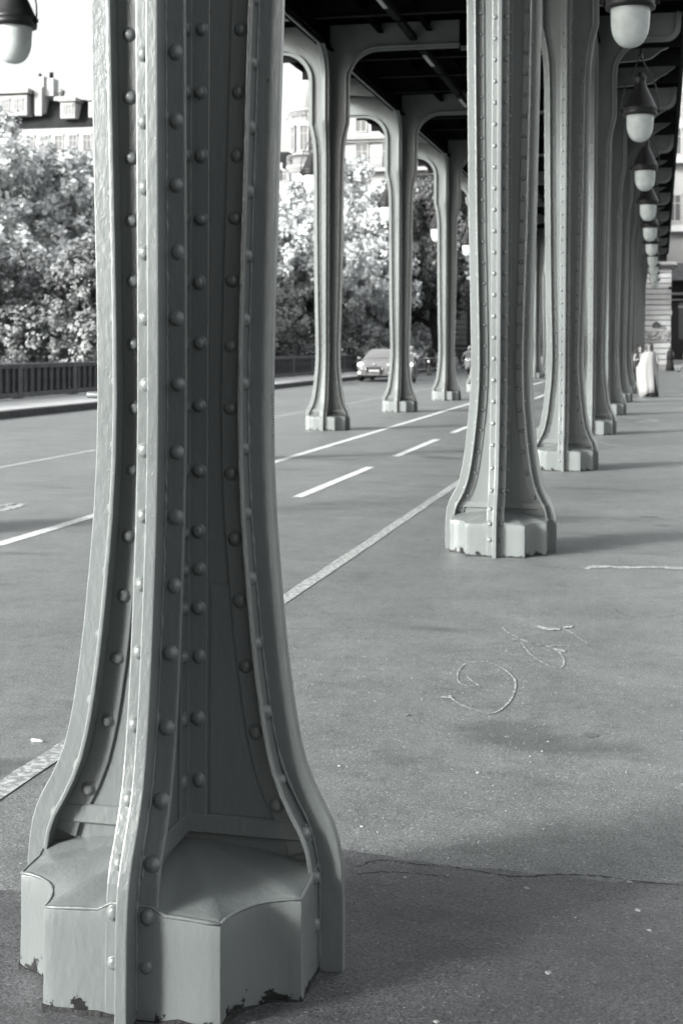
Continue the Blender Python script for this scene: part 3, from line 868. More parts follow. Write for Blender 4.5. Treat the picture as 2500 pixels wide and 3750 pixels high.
# ------------------------------------------------------------------ hanging lamps
def make_lamp(loc, label, scale=1.0, first=True):
    root = empty('hanging_lamp', loc, label, 'street lamp', 'bell lamps hung under the deck edges')
    # origin at the bottom of the bowl
    b = MB(); outp = []
    for i in range(13):
        a = PI / 2 * i / 12; outp.append((.232 * math.sin(a) ** .8 if a > 0 else .001, .30 * (1 - math.cos(a))))
    prof = outp + [(.238, .40), (.241, .50)]
    inner = [(r_ - .006, z_ + .004) for r_, z_ in reversed(prof)]; inner[-1] = (.001, .006)
    b.lathe(prof + inner, 32); b.obj('glass_bowl', M['bowl'], root)
    b = MB(); b.lathe([(.247, .47), (.30, .475), (.305, .52), (.30, .56), (.31, .57), (.305, .60), (.285, .63), (.26, .68), (.215, .78), (.165, .88), (.125, .97), (.10, 1.03), (.095, 1.12), (.11, 1.15), (.09, 1.19), (.05, 1.2), (.05, 1.24), (.001, 1.245)], 32)
    b.lathe([(.001, .60), (.243, .60), (.243, .50), (.247, .47)], 32)
    b.obj('housing', M['black'], root)
    b = MB(); b.lathe([(.17, .52), (.21, .50), (.215, .58), (.001, .59)], 24); b.obj('reflector', M['chrome'], root)
    for s in (-1, 1):
        b = MB(); pts = [(s * .31, 0, .53), (s * .325, 0, .62), (s * .32, 0, .75), (s * .29, 0, .92), (s * .24, 0, 1.08), (s * .17, 0, 1.22), (s * .09, 0, 1.36), (s * .04, 0, 1.46), (0, 0, 1.52)]
        b.tube(pts, .012, 8); b.obj('strap', M['black'], root)
        b = MB(); b.tube([(s * .305, 0, .52), (s * .345, 0, .54), (s * .34, 0, .57)], .016, 8); b.obj('bracket', M['black'], root)
    b = MB(); b.lathe([(.03, 1.48), (.045, 1.5), (.045, 1.56), (.02, 1.6)], 12); b.obj('hook', M['black'], root)
    b = MB(); b.tube([(0, 0, 1.58), (0, 0, 8.05 - loc[2])], .014, 8); b.obj('rod', M['steel_deck'], root)
    return root
lamp0 = make_lamp((-.40, 17.6, 5.43), 'largest hanging lamp at the top right, white glass bowl cut by the frame top')
lab_r = ['second largest hanging lamp at the right, directly under the topmost', 'third hanging lamp down the right-hand string', 'fourth hanging lamp down the right-hand string', 'fifth hanging lamp down the right-hand string',
         'sixth hanging lamp down the right-hand string', 'seventh hanging lamp down the right-hand string', 'eighth and small lamp in the right-hand string above the pier', 'ninth tiny lamp of the right-hand string in front of the pier', 'tenth tiny lamp, lowest of the right-hand string']
for i, lab in enumerate(lab_r):
    c = copy_tree(lamp0); c.location = (-.40 - .002 * i, 17.6 + (i + 1) * D, 5.43 + .0 * i); c['label'] = lab
lab_l = {0: 'hanging lamp cut by the top left corner against the white sky', 1: 'hanging lamp of the left row hidden behind the nearest column', 2: 'hanging lamp of the left row hidden behind the first left column', 3: 'hanging lamp just left of the column beside the car, half hidden',
         4: 'hanging lamp left of the column beside the cyclist', 5: 'hanging lamp touching the left edge of the second right-row column'}
for i in range(6):
    c = copy_tree(lamp0); c.location = (-8.33 if i < 3 else (-8.05 if i == 3 else -7.83), 17.0 + i * D, 5.43); c['label'] = lab_l[i]
# the left lamps hang from short outriggers under the deck edge
# ------------------------------------------------------------------ parapet along the left pavement
par = empty('parapet', (0, 0, 0), 'long dark iron balustrade at the back of the left pavement', 'parapet')
X0 = -17.87
bm_ = MB(); bm_.box(-.09, .09, -.13, .13, 0, .98); bm_.box(-.12, .12, -.16, .16, 0, .16); bm_.box(-.12, .12, -.16, .16, .86, 1.0); post_me = bevel(bm_.mesh('post', M['iron']), .01, 1)
bb = MB(); bb.lathe([(.075, 0), (.085, .03), (.06, .06), (.05, .12), (.066, .3), (.062, .5), (.05, .62), (.065, .66), (.075, .69)], 8, (0, 0, .17)); bal_me = bb.mesh('baluster', M['iron'])
rl = MB(); rl.box(-.10, .10, .13, 3.67, .86, .93); rl.box(-.13, .13, .13, 3.67, .93, 1.0); rl_me = bevel(rl.mesh('rail', M['iron']), .01, 1)
fr = MB(); fr.box(-.1, .1, .13, 3.67, .02, .17); fr_me = bevel(fr.mesh('plinth', M['iron']), .01, 1)
bk = MB(); bk.box(-.055, -.03, .13, 3.67, .17, .86); bk_me = bk.mesh('back_panel', M['iron'])
y = 21.6; nb = 0
while y < 110:
    link('post', post_me, par, (X0, y, .165)); link('rail', rl_me, par, (X0, y, .165)); link('plinth', fr_me, par, (X0, y, .165)); link('back_panel', bk_me, par, (X0, y, .165))
    for k in range(8): link('baluster', bal_me, par, (X0 + .02, y + .13 + 3.54 * (k + .5) / 8, .165))
    y += 3.8

# ------------------------------------------------------------------ trees
def crown_mesh(name, seed, lobes, nleaf, size, m):
    rs = np.random.RandomState(seed)
    V_, = (np.zeros((nleaf * 4, 3)),)
    w = np.array([l[3] * l[4] * l[5] for l in lobes]) ** (2 / 3); w /= w.sum()
    idx = rs.choice(len(lobes), nleaf, p=w)
    L_ = np.array(lobes)
    d = rs.normal(size=(nleaf, 3)); d /= np.linalg.norm(d, axis=1)[:, None]
    # leaf clumps: quantise directions on each lobe so that light and dark bunches form
    ncl = 60
    cl = rs.normal(size=(len(lobes), ncl, 3)); cl /= np.linalg.norm(cl, axis=2)[:, :, None]
    ci = rs.randint(0, ncl, nleaf)
    cd_ = cl[idx, ci]
    rad = rs.uniform(.55, 1.08, (len(lobes), ncl))[idx, ci]
    c = L_[idx, :3] + (cd_ * rad[:, None]) * L_[idx, 3:6] + d * (rs.rand(nleaf) ** .45)[:, None] * rs.uniform(.5, .95, (len(lobes), ncl))[idx, ci][:, None] * (L_[idx, 3:6].mean(axis=1) * .27)[:, None]
    n = rs.normal(size=(nleaf, 3)) * .42 + (c - L_[idx, :3]) / L_[idx, 3:6] * .7 + np.array([0, 0, .3]); n /= np.linalg.norm(n, axis=1)[:, None]
    t = np.cross(n, rs.normal(size=(nleaf, 3))); t /= np.linalg.norm(t, axis=1)[:, None]
    b_ = np.cross(n, t); s = size * rs.uniform(.6, 1.35, nleaf)[:, None]
    V_[0::4] = c - t * s * .5; V_[1::4] = c + b_ * s * .38 - n * s * .08; V_[2::4] = c + t * s * .55; V_[3::4] = c - b_ * s * .38 - n * s * .08
    F_ = np.arange(nleaf * 4, dtype=np.int32)
    me = bpy.data.meshes.new(name)
    me.vertices.add(nleaf * 4); me.vertices.foreach_set("co", V_.ravel())
    me.loops.add(nleaf * 4); me.loops.foreach_set("vertex_index", F_)
    me.polygons.add(nleaf); me.polygons.foreach_set("loop_start", np.arange(0, nleaf * 4, 4, dtype=np.int32)); me.polygons.foreach_set("loop_total", np.full(nleaf, 4, dtype=np.int32))
    me.update(); me.validate(); me.materials.append(m)
    return me
def lobes_for(seed, H, W):
    rs = random.Random(seed); out = []
    for i in range(26):
        a = rs.uniform(0, 2 * PI); h = rs.uniform(.12, .95); rr = W * math.sqrt(max(.05, 1 - (2 * h - 1) ** 2 * .8)) * rs.uniform(.2, .8)
        s = W * rs.uniform(.24, .44)
        out.append((rr * math.cos(a), rr * math.sin(a), H * h, s, s, s * rs.uniform(.7, .95)))
    return out
crownA = crown_mesh('crown', 1, lobes_for(1, 15, 8), 75000, .28, M['leaf'])
crownB = crown_mesh('crown', 2, lobes_for(2, 14, 7.5), 75000, .28, M['leaf'])
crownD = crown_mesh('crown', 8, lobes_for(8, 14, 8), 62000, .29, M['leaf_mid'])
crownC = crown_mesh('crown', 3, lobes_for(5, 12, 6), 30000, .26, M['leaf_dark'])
def trunk_mesh(seed, h, r):
    rs = random.Random(seed); b = MB()
    b.tube([(0, 0, 0), (.1, .05, h * .3), (-.05, .1, h * .6), (.1, 0, h * .9)], [r, r * .8, r * .6, r * .25], 10)
    for i in range(7):
        a = rs.uniform(0, 2 * PI); z0 = h * rs.uniform(.3, .65); L_ = h * rs.uniform(.3, .5)
        p = [(0, 0, z0)]
        for k in range(1, 5): p.append((math.cos(a + .1 * k) * L_ * k / 4 + rs.uniform(-.2, .2), math.sin(a + .1 * k) * L_ * k / 4 + rs.uniform(-.2, .2), z0 + L_ * .7 * (k / 4) ** 1.2))
        b.tube(p, [r * .5, r * .4, r * .3, r * .2, r * .08], 7)
    return b.mesh('trunk', M['bark'])
trA, trB = trunk_mesh(1, 13, .38), trunk_mesh(2, 12, .34)
def tree(x, y, z, s, rz, crown, trunk, label, cz=4.0, sz=1.0):
    root = empty('broadleaf_tree', (x, y, z), label, 'tree', 'leafy trees beyond the parapet', rz)
    root.scale = (s, s, s * sz)
    link('trunk', trunk, root); link('crown', crown, root, (0, 0, cz))
    return root
tr_spec = [(-31.0, 62, -6, .93, .3, crownA, 'big pale leafy tree filling the left edge of the picture'),
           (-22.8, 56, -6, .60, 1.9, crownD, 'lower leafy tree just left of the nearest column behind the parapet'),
           (-37.5, 74, -6, 1.03, 2.6, crownB, 'tree farther back at the top of the left foliage under the roofs'),
           (-34, 84, -6, 1.02, 4.0, crownA, 'tree hidden behind the huge nearest column'),
           (-24.5, 80, -6, .83, 5.0, crownB, 'leafy tree seen between the nearest column and the first left column'),
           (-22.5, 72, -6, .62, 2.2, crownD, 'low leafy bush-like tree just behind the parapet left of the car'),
           (-22.6, 92, -6, .93, 3.3, crownA, 'bright leafy tree above the silver car'),
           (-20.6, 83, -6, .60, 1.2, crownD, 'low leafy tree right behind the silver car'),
           (-29, 104, -6, 1.04, .9, crownB, 'tree behind the bright one, its top under the pale building'),
           (-19.9, 101, -6, 1.06, 5.6, crownA, 'tall tree seen between the second and third left columns'),
           (-38, 106, -6, 1.1, 3.9, crownA, 'far tree at the back of the left foliage'),
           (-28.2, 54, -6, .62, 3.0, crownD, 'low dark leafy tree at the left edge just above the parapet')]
for x, y, z, s, rz, cr_, lab in tr_spec: tree(x, y, z, s, rz, cr_, trA if cr_ in (crownA, crownD) else trB, lab)
for i, (x, y, s) in enumerate([(22, 37, 1.0), (23, 55, 1.1), (22, 74, 1.0), (24, 92, 1.05)]):  # unseen trees added to darken the right side
    tree(x, y, -6, s, i * 1.7, crownA if i % 2 else crownB, trA, ['leafy tree outside the picture at the right, level with the fifth column', 'leafy tree outside the picture at the right, level with the seventh column', 'leafy tree outside the picture at the right, level with the ninth column', 'leafy tree behind the viewer at the right', 'leafy tree outside the picture at the right, near the stone pier'][i])
# dark overhanging tree by the far stone wall
root = empty('broadleaf_tree', (-15.4, 97, 0), 'dark tree with heavy bent boughs in front of the far rusticated wall', 'tree', 'leafy trees beyond the parapet')
b = MB(); b.tube([(0, 0, 0), (.05, 0, 2.0), (-.2, 0, 3.4), (-.1, .1, 5.5), (.1, 0, 8)], [.3, .27, .3, .24, .1], 10)
b.tube([(-.15, 0, 3.1), (-1.3, .1, 3.6), (-2.3, .2, 4.6), (-3.2, .2, 5.9)], [.24, .2, .16, .08], 8)
b.tube([(0, 0, 2.6), (.8, .1, 3.5), (1.4, .2, 4.6), (1.7, .2, 6.2)], [.2, .17, .13, .06], 8)
b.obj('trunk', M['bark'], root)
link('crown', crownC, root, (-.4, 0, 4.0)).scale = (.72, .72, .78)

# ------------------------------------------------------------------ far stone pier, wall and buildings
def courses(name, x0, x1, y0, y1, z0, n, h, root, m, inset=.05, proud=.02):
    b = MB(); b.box(x0 + inset, x1 - inset, y0 + inset, y1 - inset, z0, z0 + n * h); b.obj('core', M['stone_joint'], root)
    c = MB(); c.box(0, x1 - x0, 0, y1 - y0, 0, h - .07); me = bevel(c.mesh('stone_course', m), .03, 2)
    for i in range(n):
        link('stone_course', me, root, (x0, y0, z0 + i * h + .03))
pier = empty('stone_pier', (0, 0, 0), 'pale banded stone pier closing the view at the far right under the lamps', 'pier')
courses('pier', -1.18, .70, 107, 109.5, .35, 9, .42, pier, M['stone'])
courses('pier', -1.18, .72, 107, 109.5, 4.45, 8, .40, pier, M['stone'])
b = MB(); b.box(-1.20, .78, 106.92, 109.6, 4.13, 4.44); b.obj('relief_band_upper', M['stone'], pier)
b = MB(); b.box(-1.3, .82, 106.8, 109.8, 0, .36); b.obj('plinth', M['stone_grey'], pier)
b = MB(); b.box(-1.25, 1.0, 106.7, 109.8, 7.65, 7.8); b.box(-1.35, 1.12, 106.55, 109.9, 7.8, 8.05)
b.obj('cornice', M['stone_grey'], pier)
b = MB(); b.box(-1.15, .72, 106.9, 107.05, 1.9 + .25, 2.9); 
rr = random.Random(4)
for i in range(26): b.ell((rr.uniform(-1.05, .65), 106.9, rr.uniform(2.25, 2.8)), (rr.uniform(.08, .2), .1, rr.uniform(.06, .16)), 8, 5)
b.obj('carved_frieze', M['stone_grey'], pier)
sg = empty('street_sign', (-.36, 106.88, 3.33), 'small dark enamel street name plate with pointed top on the stone pier', 'sign')
b = MB(); b.quadstrip([[(-.27, -.03, -.2), (.27, -.03, -.2), (.27, -.03, .12), (.16, -.03, .16), (.0, -.03, .3), (-.16, -.03, .16), (-.27, -.03, .12)], [(-.27, 0, -.2), (.27, 0, -.2), (.27, 0, .12), (.16, 0, .16), (0, 0, .3), (-.16, 0, .16), (-.27, 0, .12)]]); b.obj('plate', M['sign'], sg)
b = MB()
for zz_, w_ in ((.06, .16), (-.04, .2), (-.12, .14)): b.box(-w_, w_, -.036, -.031, zz_ - .012, zz_ + .012)
b.obj('faint_lettering', M['stone_grey'], sg)
b = MB(); b.box(-.05, .2, 0, .1, -.12, .12); o = b.obj('wall_box', M['stone_grey'], None, (.05, 106.85, 3.15)); tag(o, 'small pale box fixed to the pier just right of the street sign', 'box')
b = MB(); b.ell((.62, 106.75, 6.1), (.12, .12, .12)); b.tube([(.62, 106.75, 6.1), (.62, 107.1, 6.1)], .03); tag(b.obj('camera_dome', M['black']), 'small dark dome fixed high on the right of the stone pier', 'camera')

wallr = empty('rusticated_wall', (0, 0, 0), 'far grey banded stone wall with a dark window behind the cyclist', 'wall')
courses('w', -24, -15.35, 112, 114, .9, 15, .42, wallr, M['stone_grey'], .04)
b = MB(); b.box(-24.1, -12.5, 111.8, 114.2, 0, .9); b.obj('plinth', M['iron'], wallr)
b = MB(); b.box(-24.1, -12.4, 111.7, 111.85, 1.62, 1.78); b.box(-15.3, -12.4, 112.3, 112.5, .9, 6.2); b.obj('window_back', M['window'], wallr)
b = MB(); b.box(-13.95, -13.83, 112.15, 112.28, 1.3, 4.3); b.box(-14.7, -12.6, 112.14, 112.26, 3.0, 3.2); b.obj('window_cross', M['stone'], wallr)
courses('w', -12.4, -9, 112, 114, .9, 15, .42, wallr, M['stone_grey'], .04)
low = empty('low_balustrade', (0, 0, 0), 'low grey ornamental balustrade at the foot of the far wall', 'balustrade')
b = MB(); b.box(-19.6, -10, 110.2, 110.6, .02, .3); b.box(-19.6, -10, 110.15, 110.65, 1.4, 1.58); b.obj('rails', M['stone_grey'], low)
bb2 = MB(); bb2.lathe([(.16, 0), (.1, .15), (.17, .4), (.1, .8), (.16, 1.1)], 8, (0, 0, .3)); bme = bb2.mesh('baluster', M['stone_grey'])
for i in range(22): link('baluster', bme, low, (-19.3 + i * .43, 110.4, 0))

def window(root, x, y, z, w, h, pale=False, axis=0):
    """window on a facade facing the camera (-Y)"""
    b = MB(); b.box(x - w / 2 - .12, x + w / 2 + .12, y - .10, y, z - .12, z); b.box(x - w / 2 - .12, x - w / 2, y - .08, y, z, z + h); b.box(x + w / 2, x + w / 2 + .12, y - .08, y, z, z + h); b.box(x - w / 2 - .18, x + w / 2 + .18, y - .16, y, z + h, z + h + .22)
    o = b.obj('window', M['stone_white'], root)
    b = MB(); b.box(x - w / 2, x + w / 2, y - .04, y - .01, z, z + h); b.obj('pane', M['window_pale'] if pale else M['window'], o)
    b = MB(); b.box(x - .04, x + .04, y - .07, y - .045, z, z + h); b.box(x - w / 2, x + w / 2, y - .068, y - .044, z + h * .68, z + h * .68 + .07); b.obj('glazing_bar', M['stone_white'], o)
    return o
def railing(root, x0, x1, y, z, h=1.0):
    b = MB(); b.box(x0, x1, y - .02, y + .02, z + h, z + h + .06); b.box(x0, x1, y - .02, y + .02, z + .06, z + .1)
    n = int((x1 - x0) / .22)
    for i in range(n + 1):
        xx = x0 + (x1 - x0) * i / n; b.box(xx - .015, xx + .015, y - .015, y + .015, z, z + h)
    return b.obj('balcony_railing', M['iron'], root)

# pale corner building with rounded tower, seen between the columns
cb = empty('corner_building', (0, 0, 0), 'pale stone apartment building with rounded corner tower and iron balconies behind the left columns', 'building')
YB = 134.0
px = YB / 5112.0
XT = PXZ(1128, 400, YB)[0]; RT = 1.6
b = MB(); b.lathe([(RT, -6), (RT, 14.6), (RT + .1, 14.7), (RT, 14.8), (RT, 18.6)], 28, (XT, YB, 0)); b.lathe([(RT * .93, 18.6), (RT * .93, 24.3)], 28, (XT, YB, 0)); b.lathe([(RT * .66, 24.3), (RT * .66, 31.0)], 24, (XT, YB, 0), cap=True) if False else b.lathe([(RT * .66, 24.3), (RT * .66, 31.0)], 24, (XT, YB, 0))
b.obj('tower', M['stone_white'], cb)
b = MB()
for z0, r0, r1 in ((18.6, RT * 1.05, RT * 1.34), (24.1, RT * .95, RT * 1.28)):
    b = MB(); b.lathe([(r0, z0), (r0 + .12, z0 + .15), (r1 - .1, z0 + .45), (r1, z0 + .5), (r1, z0 + .7), (r0, z0 + .72)], 28, (XT, YB, 0)); b.obj('tower_cornice', M['stone_white'], cb)
b = MB()
for i in range(22):
    a = PI + PI * i / 21; b.box(XT + 2.15 * math.cos(a) - .05, XT + 2.15 * math.cos(a) + .05, YB + 2.15 * math.sin(a) - .05, YB + 2.15 * math.sin(a) + .05, 24.3 - .35, 24.3 + .12)
b.obj('cornice_brackets', M['zinc_pale'], cb)
b = MB(); b.lathe([(RT * 1.28, 20.25), (RT * 1.31, 20.3), (RT * 1.28, 20.35)], 28, (XT, YB, 0))
for i in range(30):
    a = PI + PI * i / 29; b.box(XT + RT * 1.29 * math.cos(a) - .02, XT + RT * 1.29 * math.cos(a) + .02, YB + RT * 1.29 * math.sin(a) - .02, YB + RT * 1.29 * math.sin(a) + .02, 19.3, 20.3)
b.obj('tower_railing', M['stone_grey'], cb)
b = MB(); b.lathe([(RT * .7, 31), (RT * .6, 32.4), (RT * .3, 33.6), (.02, 34.2)], 24, (XT, YB, 0)); b.obj('tower_roof', M['zinc_pale'], cb)
for z0 in (10.0, 14.9, 20.8):
    for da in (-.9, 0, .9):
        a = -PI / 2 + da; 
        o = window(cb, 0, 0, 0, .8, 2.3, True); o.location = (XT + (RT + .01) * math.cos(a) * .99, YB + (RT + .01) * math.sin(a) * .99, z0); o.rotation_euler = (0, 0, da)
        o.scale = (.9, 1, 1)
x0, x1 = XT + RT * .8, XT + 19.5
b = MB(); b.box(x0, x1, YB - .6, YB + 12, -6, 21.9); b.obj('facade', M['stone_white'], cb)
b = MB(); b.box(x0 - .1, x1, YB - 1.3, YB - .6, 21.7, 22.1); b.box(x0 - .1, x1, YB - 1.0, YB - .6, 21.45, 21.7); b.box(x0, x1, YB - 1.15, YB - .6, 14.7, 14.95); b.obj('cornice', M['zinc_pale'], cb)
b = MB(); b.box(x0, x1, YB - 1.7, YB - .6, 18.55, 18.8); b.obj('balcony_floor', M['stone_white'], cb)
railing(cb, x0 + .3, x1, YB - 1.62, 18.8, 1.0)
b = MB(); b.box(x0 + 1.2, x1, YB - 1.1, YB + 10, 22.1, 24.6); b.obj('attic', M['stone_white'], cb)
b = MB(); b.box(x0 + 1.0, x1, YB - 1.2, YB + 10, 24.6, 24.8); b.quadstrip([[(x0 + 1, YB - 1.1, 24.8), (x1, YB - 1.1, 24.8), (x1, YB + 10, 24.8), (x0 + 1, YB + 10, 24.8)], [(x0 + 2.5, YB + 1, 27.5), (x1, YB + 1, 27.5), (x1, YB + 8, 27.5), (x0 + 2.5, YB + 8, 27.5)]]); b.obj('roof', M['zinc'], cb)
for i in range(7):
    xx = x0 + 1.7 + i * 2.6
    window(cb, xx, YB - .62, 19.0, 1.1, 2.3, True); window(cb, xx, YB - .62, 15.2, 1.2, 2.5, i % 2 == 0); window(cb, xx, YB - .62, 11.0, 1.2, 2.6, False)
    window(cb, xx, YB - 1.12, 22.5, 1.0, 1.7, True)
b = MB(); b.box(x0 + 1, x0 + 4.2, YB - 1.35, YB - .62, 17.0, 18.4); b.obj('loggia_awning', M['zinc'], cb)
# small roofs just left of the tower
lb = empty('low_house', (0, 0, 0), 'small distant house with dark mansard roofs left of the corner tower', 'building')
q = 150 / 5112.0
def U(u, Y, v=600): return PXZ(u, v, Y)[0]
def Zv(v, Y, u=150): return PXZ(u, v, Y)[1]
b = MB(); b.box(U(985, 150), U(1058, 150), 150, 156, -6, Zv(615, 150)); b.obj('wall', M['stone'], lb)
b = MB(); b.quadstrip([[(U(980, 150), 149.8, Zv(615, 150)), (U(1052, 150), 149.8, Zv(615, 150)), (U(1052, 150), 156, Zv(615, 150)), (U(980, 150), 156, Zv(615, 150))], [(U(985, 150), 151, Zv(575, 150)), (U(1045, 150), 151, Zv(575, 150)), (U(1045, 150), 155, Zv(575, 150)), (U(985, 150), 155, Zv(575, 150))]]); b.obj('roof', M['zinc'], lb)
b = MB(); b.box(U(1040, 150), U(1056, 150), 149.2, 150, Zv(640, 150), Zv(595, 150)); b.obj('dormer', M['zinc'], lb)
for uu in (1020, 1040): window(lb, U(uu, 150), 150, Zv(680, 150), .5, 1.0, False)

# roofs with dormers and chimney, upper left
rb = empty('mansard_building', (0, 0, 0), 'pale Parisian roofs with dormers and a tall chimney at the upper left over the trees', 'building')
Y = 150.0
def bx(name, u0, u1, v0, v1, d0, d1, m):
    b = MB(); b.box(U(u0, Y), U(u1, Y), Y + d0, Y + d1, Zv(v1, Y), Zv(v0, Y)); return b.obj(name, m, rb)
bx('wall', -260, 420, 470, 1500, 0, 12, M['stone_white'])
b = MB(); b.quadstrip([[(U(-260, Y), Y - .1, Zv(470, Y)), (U(420, Y), Y - .1, Zv(470, Y)), (U(420, Y), Y + 12, Zv(470, Y)), (U(-260, Y), Y + 12, Zv(470, Y))], [(U(-250, Y), Y + 1.4, Zv(352, Y)), (U(400, Y), Y + 1.4, Zv(368, Y)), (U(400, Y), Y + 10, Zv(368, Y)), (U(-250, Y), Y + 10, Zv(352, Y))]]); b.obj('mansard_roof', M['zinc'], rb)
bx('roof_edge', -255, 120, 325, 333, .2, 9, M['zinc_pale'])
bx('pavilion', 4, 112, 345, 425, -1.0, 2.5, M['stone_white'])
bx('pavilion_roof', -2, 120, 328, 345, -1.3, 3, M['zinc_pale'])
bx('pavilion_gutter', 0, 116, 345, 349, -1.25, -.9, M['zinc'])
bx('pavilion', -250, -30, 345, 425, -1.0, 2.5, M['stone_white'])
for uu in (25, 43, 72, 92): window(rb, U(uu, Y), Y - 1.0, Zv(402, Y), .28, 1.05, True)
ch = bx('chimney', 124, 160, 280, 415, 0, 1.4, M['stone_white'])
b = MB(); b.box(U(160, Y), U(190, Y), Y + .3, Y + 1.8, Zv(350, Y), Zv(286, Y)); b.obj('chimney_side', M['stone'], ch)
b = MB(); b.lathe([(.3, 0), (.2, .3), (.05, .5)], 10, (U(139, Y), Y + .6, Zv(280, Y))); b.obj('chimney_pot', M['zinc'], ch)
b = MB(); b.lathe([(.25, 0), (.22, .7), (.26, .72)], 10, (U(175, Y), Y + 1, Zv(284, Y))); b.obj('chimney_pot', M['zinc'], ch)
bx('chimney_base', 134, 158, 320, 425, -.4, 0, M['stone_white'])
bx('roof_hip', 190, 335, 352, 368, .5, 8, M['zinc_pale'])
b = MB(); b.lathe([(.35, 0), (.35, .5), (.5, .6), (.1, .9)], 10, (U(212, Y), Y + 1, Zv(352, Y))); b.obj('vent', M['zinc_pale'], rb)
for (a0, a1, w0, w1) in ((228, 290, 232, 284), (330, 400, 334, 396)):
    bx('dormer', w0, w1, 382, 440, -.8, 2, M['stone_white']); bx('dormer_roof', a0, a1, 366, 380, -1.1, 2.2, M['zinc_pale'])
    for t in (.3, .7): window(rb, U(w0 + (w1 - w0) * t, Y), Y - .8, Zv(425, Y), .3, .95, True)
for i in range(12):
    window(rb, U(-200 + i * 52, Y), Y, Zv(560, Y), .9, 1.9, False)

# buildings beyond the right edge of the deck
fb = empty('far_building', (0, 0, 0), 'bright pale building at the far right edge above the dark shop front', 'building')
Y = 150.0
def bx2(name, u0, u1, v0, v1, d0, d1, m, root=fb):
    b = MB(); b.box(U(u0, Y), U(u1, Y), Y + d0, Y + d1, Zv(v1, Y), Zv(v0, Y)); return b.obj(name, m, root)
bx2('upper_wall', 2420, 3300, 420, 985, 0, 12, M['stone_white'])
bx2('shop_front', 2410, 3300, 985, 1330, .5, 12, M['cloth_black'])
bx2('balcony', 2425, 3200, 860, 880, -1.5, 0, M['stone'])
bx2('balcony', 2425, 3200, 640, 655, -1.5, 0, M['stone'])
bx2('awning', 2440, 3200, 985, 1040, -2, .5, M['iron'])
bx2('fascia', 2440, 3300, 1078, 1086, -.1, .5, M['stone_grey'])
bx2('fascia', 2440, 3300, 1100, 1104, -.1, .5, M['stone_grey'])
for uu in (2470, 2560, 2650):
    for vv in (840, 620, 500): window(fb, U(uu, Y), Y, Zv(vv, Y), 1.1, 2.6, False)
bx2('step', 2430, 3300, 1300, 1318, -1.2, .4, M['stone_white'])
sl = empty('shop_sign', (0, 0, 0), 'dark blue sign panel at the far right edge beyond the pier', 'sign')
b = MB(); b.box(U(2488, 140), U(2540, 140), 140, 140.2, Zv(1232, 140), Zv(1112, 140)); b.obj('panel', M['sign'], sl)
b = MB(); b.box(U(2486, 140), U(2545, 140), 139.9, 140.0, Zv(1128, 140), Zv(1122, 140)); b.obj('edge', M['stone_grey'], sl)
b = MB(); b.tube([(U(2514, 140), 140.1, 0), (U(2514, 140), 140.1, Zv(1240, 140))], .06); b.obj('pole', M['black'], sl)
gl = empty('globe_lamp', (U(2453, 118), 118, 0), 'small lit white globe lamp on a dark post right of the stone pier', 'lamp')
b = MB(); b.ell((0, 0, Zv(1140, 118)), (.13, .13, .19)); b.obj('globe', glow_mat('lit_globe', 1.6), gl)
b = MB(); b.tube([(0, 0, 0), (0, 0, Zv(1148, 118))], [.07, .045], 8); b.obj('post', M['black'], gl)
# left side far town fill behind the wall
fw = empty('town_house', (0, 0, 0), 'pale distant house front behind the far left columns', 'building')
b = MB(); b.box(-24, -6, 128, 138, -1, 17); b.obj('wall', M['stone'], fw)
for i in range(6):
    for z0 in (7, 11): window(fw, -22 + i * 3, 128, z0, 1.2, 2.4, False)
b = MB(); b.box(-24.3, -5.7, 127.7, 138.3, 17, 17.5); b.obj('roof', M['zinc'], fw)

# ------------------------------------------------------------------ silver car
def loft_sections(secs, nsub=None, smooth=True):
    b = MB(); b.quadstrip(secs, closed=True, cap=True, smooth=smooth); return b
def rounded(w, z0, z1, y, n=6, top=.5, bot=.25, k=.12):
    """half-round car section ring at station y"""
    pts = []
    for (cx, cz, a0) in ((w - k, z0 + k, -PI / 2), (w - k * 1.2, z1 - k * 1.2, 0), (-(w - k * 1.2), z1 - k * 1.2, PI / 2), (-(w - k), z0 + k, PI)):
        kk = k if cz < (z0 + z1) / 2 else k * 1.2
        for i in range(n + 1):
            a = a0 + PI / 2 * i / n; pts.append((cx + kk * math.cos(a), y, cz + kk * math.sin(a)))
    return pts
car = empty('parked_car', (-13.3, 65.2, 0), 'silver car facing the viewer with chrome grille beside the left kerb', 'car', None, R(0))
car.name = 'silver_car'
# car local: front at y=0, rear at y=4.1, width 1.76
b = loft_sections([rounded(.62, .36, .60, .0), rounded(.76, .26, .74, .05), rounded(.84, .22, .88, .22), rounded(.872, .2, .98, .6), rounded(.875, .2, 1.04, 1.0), rounded(.88, .2, 1.06, 1.4), rounded(.88, .2, 1.08, 2.6), rounded(.87, .2, 1.08, 3.7), rounded(.8, .25, 1.02, 4.05), rounded(.6, .4, .9, 4.14)])
body = b.obj('body', M['car_paint'], car)
b = loft_sections([rounded(.74, 1.0, 1.10, 1.02, k=.05), rounded(.71, 1.0, 1.24, 1.24, k=.06), rounded(.66, 1.0, 1.44, 1.62, k=.12), rounded(.62, 1.0, 1.545, 2.05, k=.14), rounded(.62, 1.0, 1.555, 2.7, k=.14), rounded(.62, 1.0, 1.5, 3.4, k=.14), rounded(.66, 1.0, 1.2, 4.0, k=.1)])
b.obj('cabin', M['car_paint'], car)
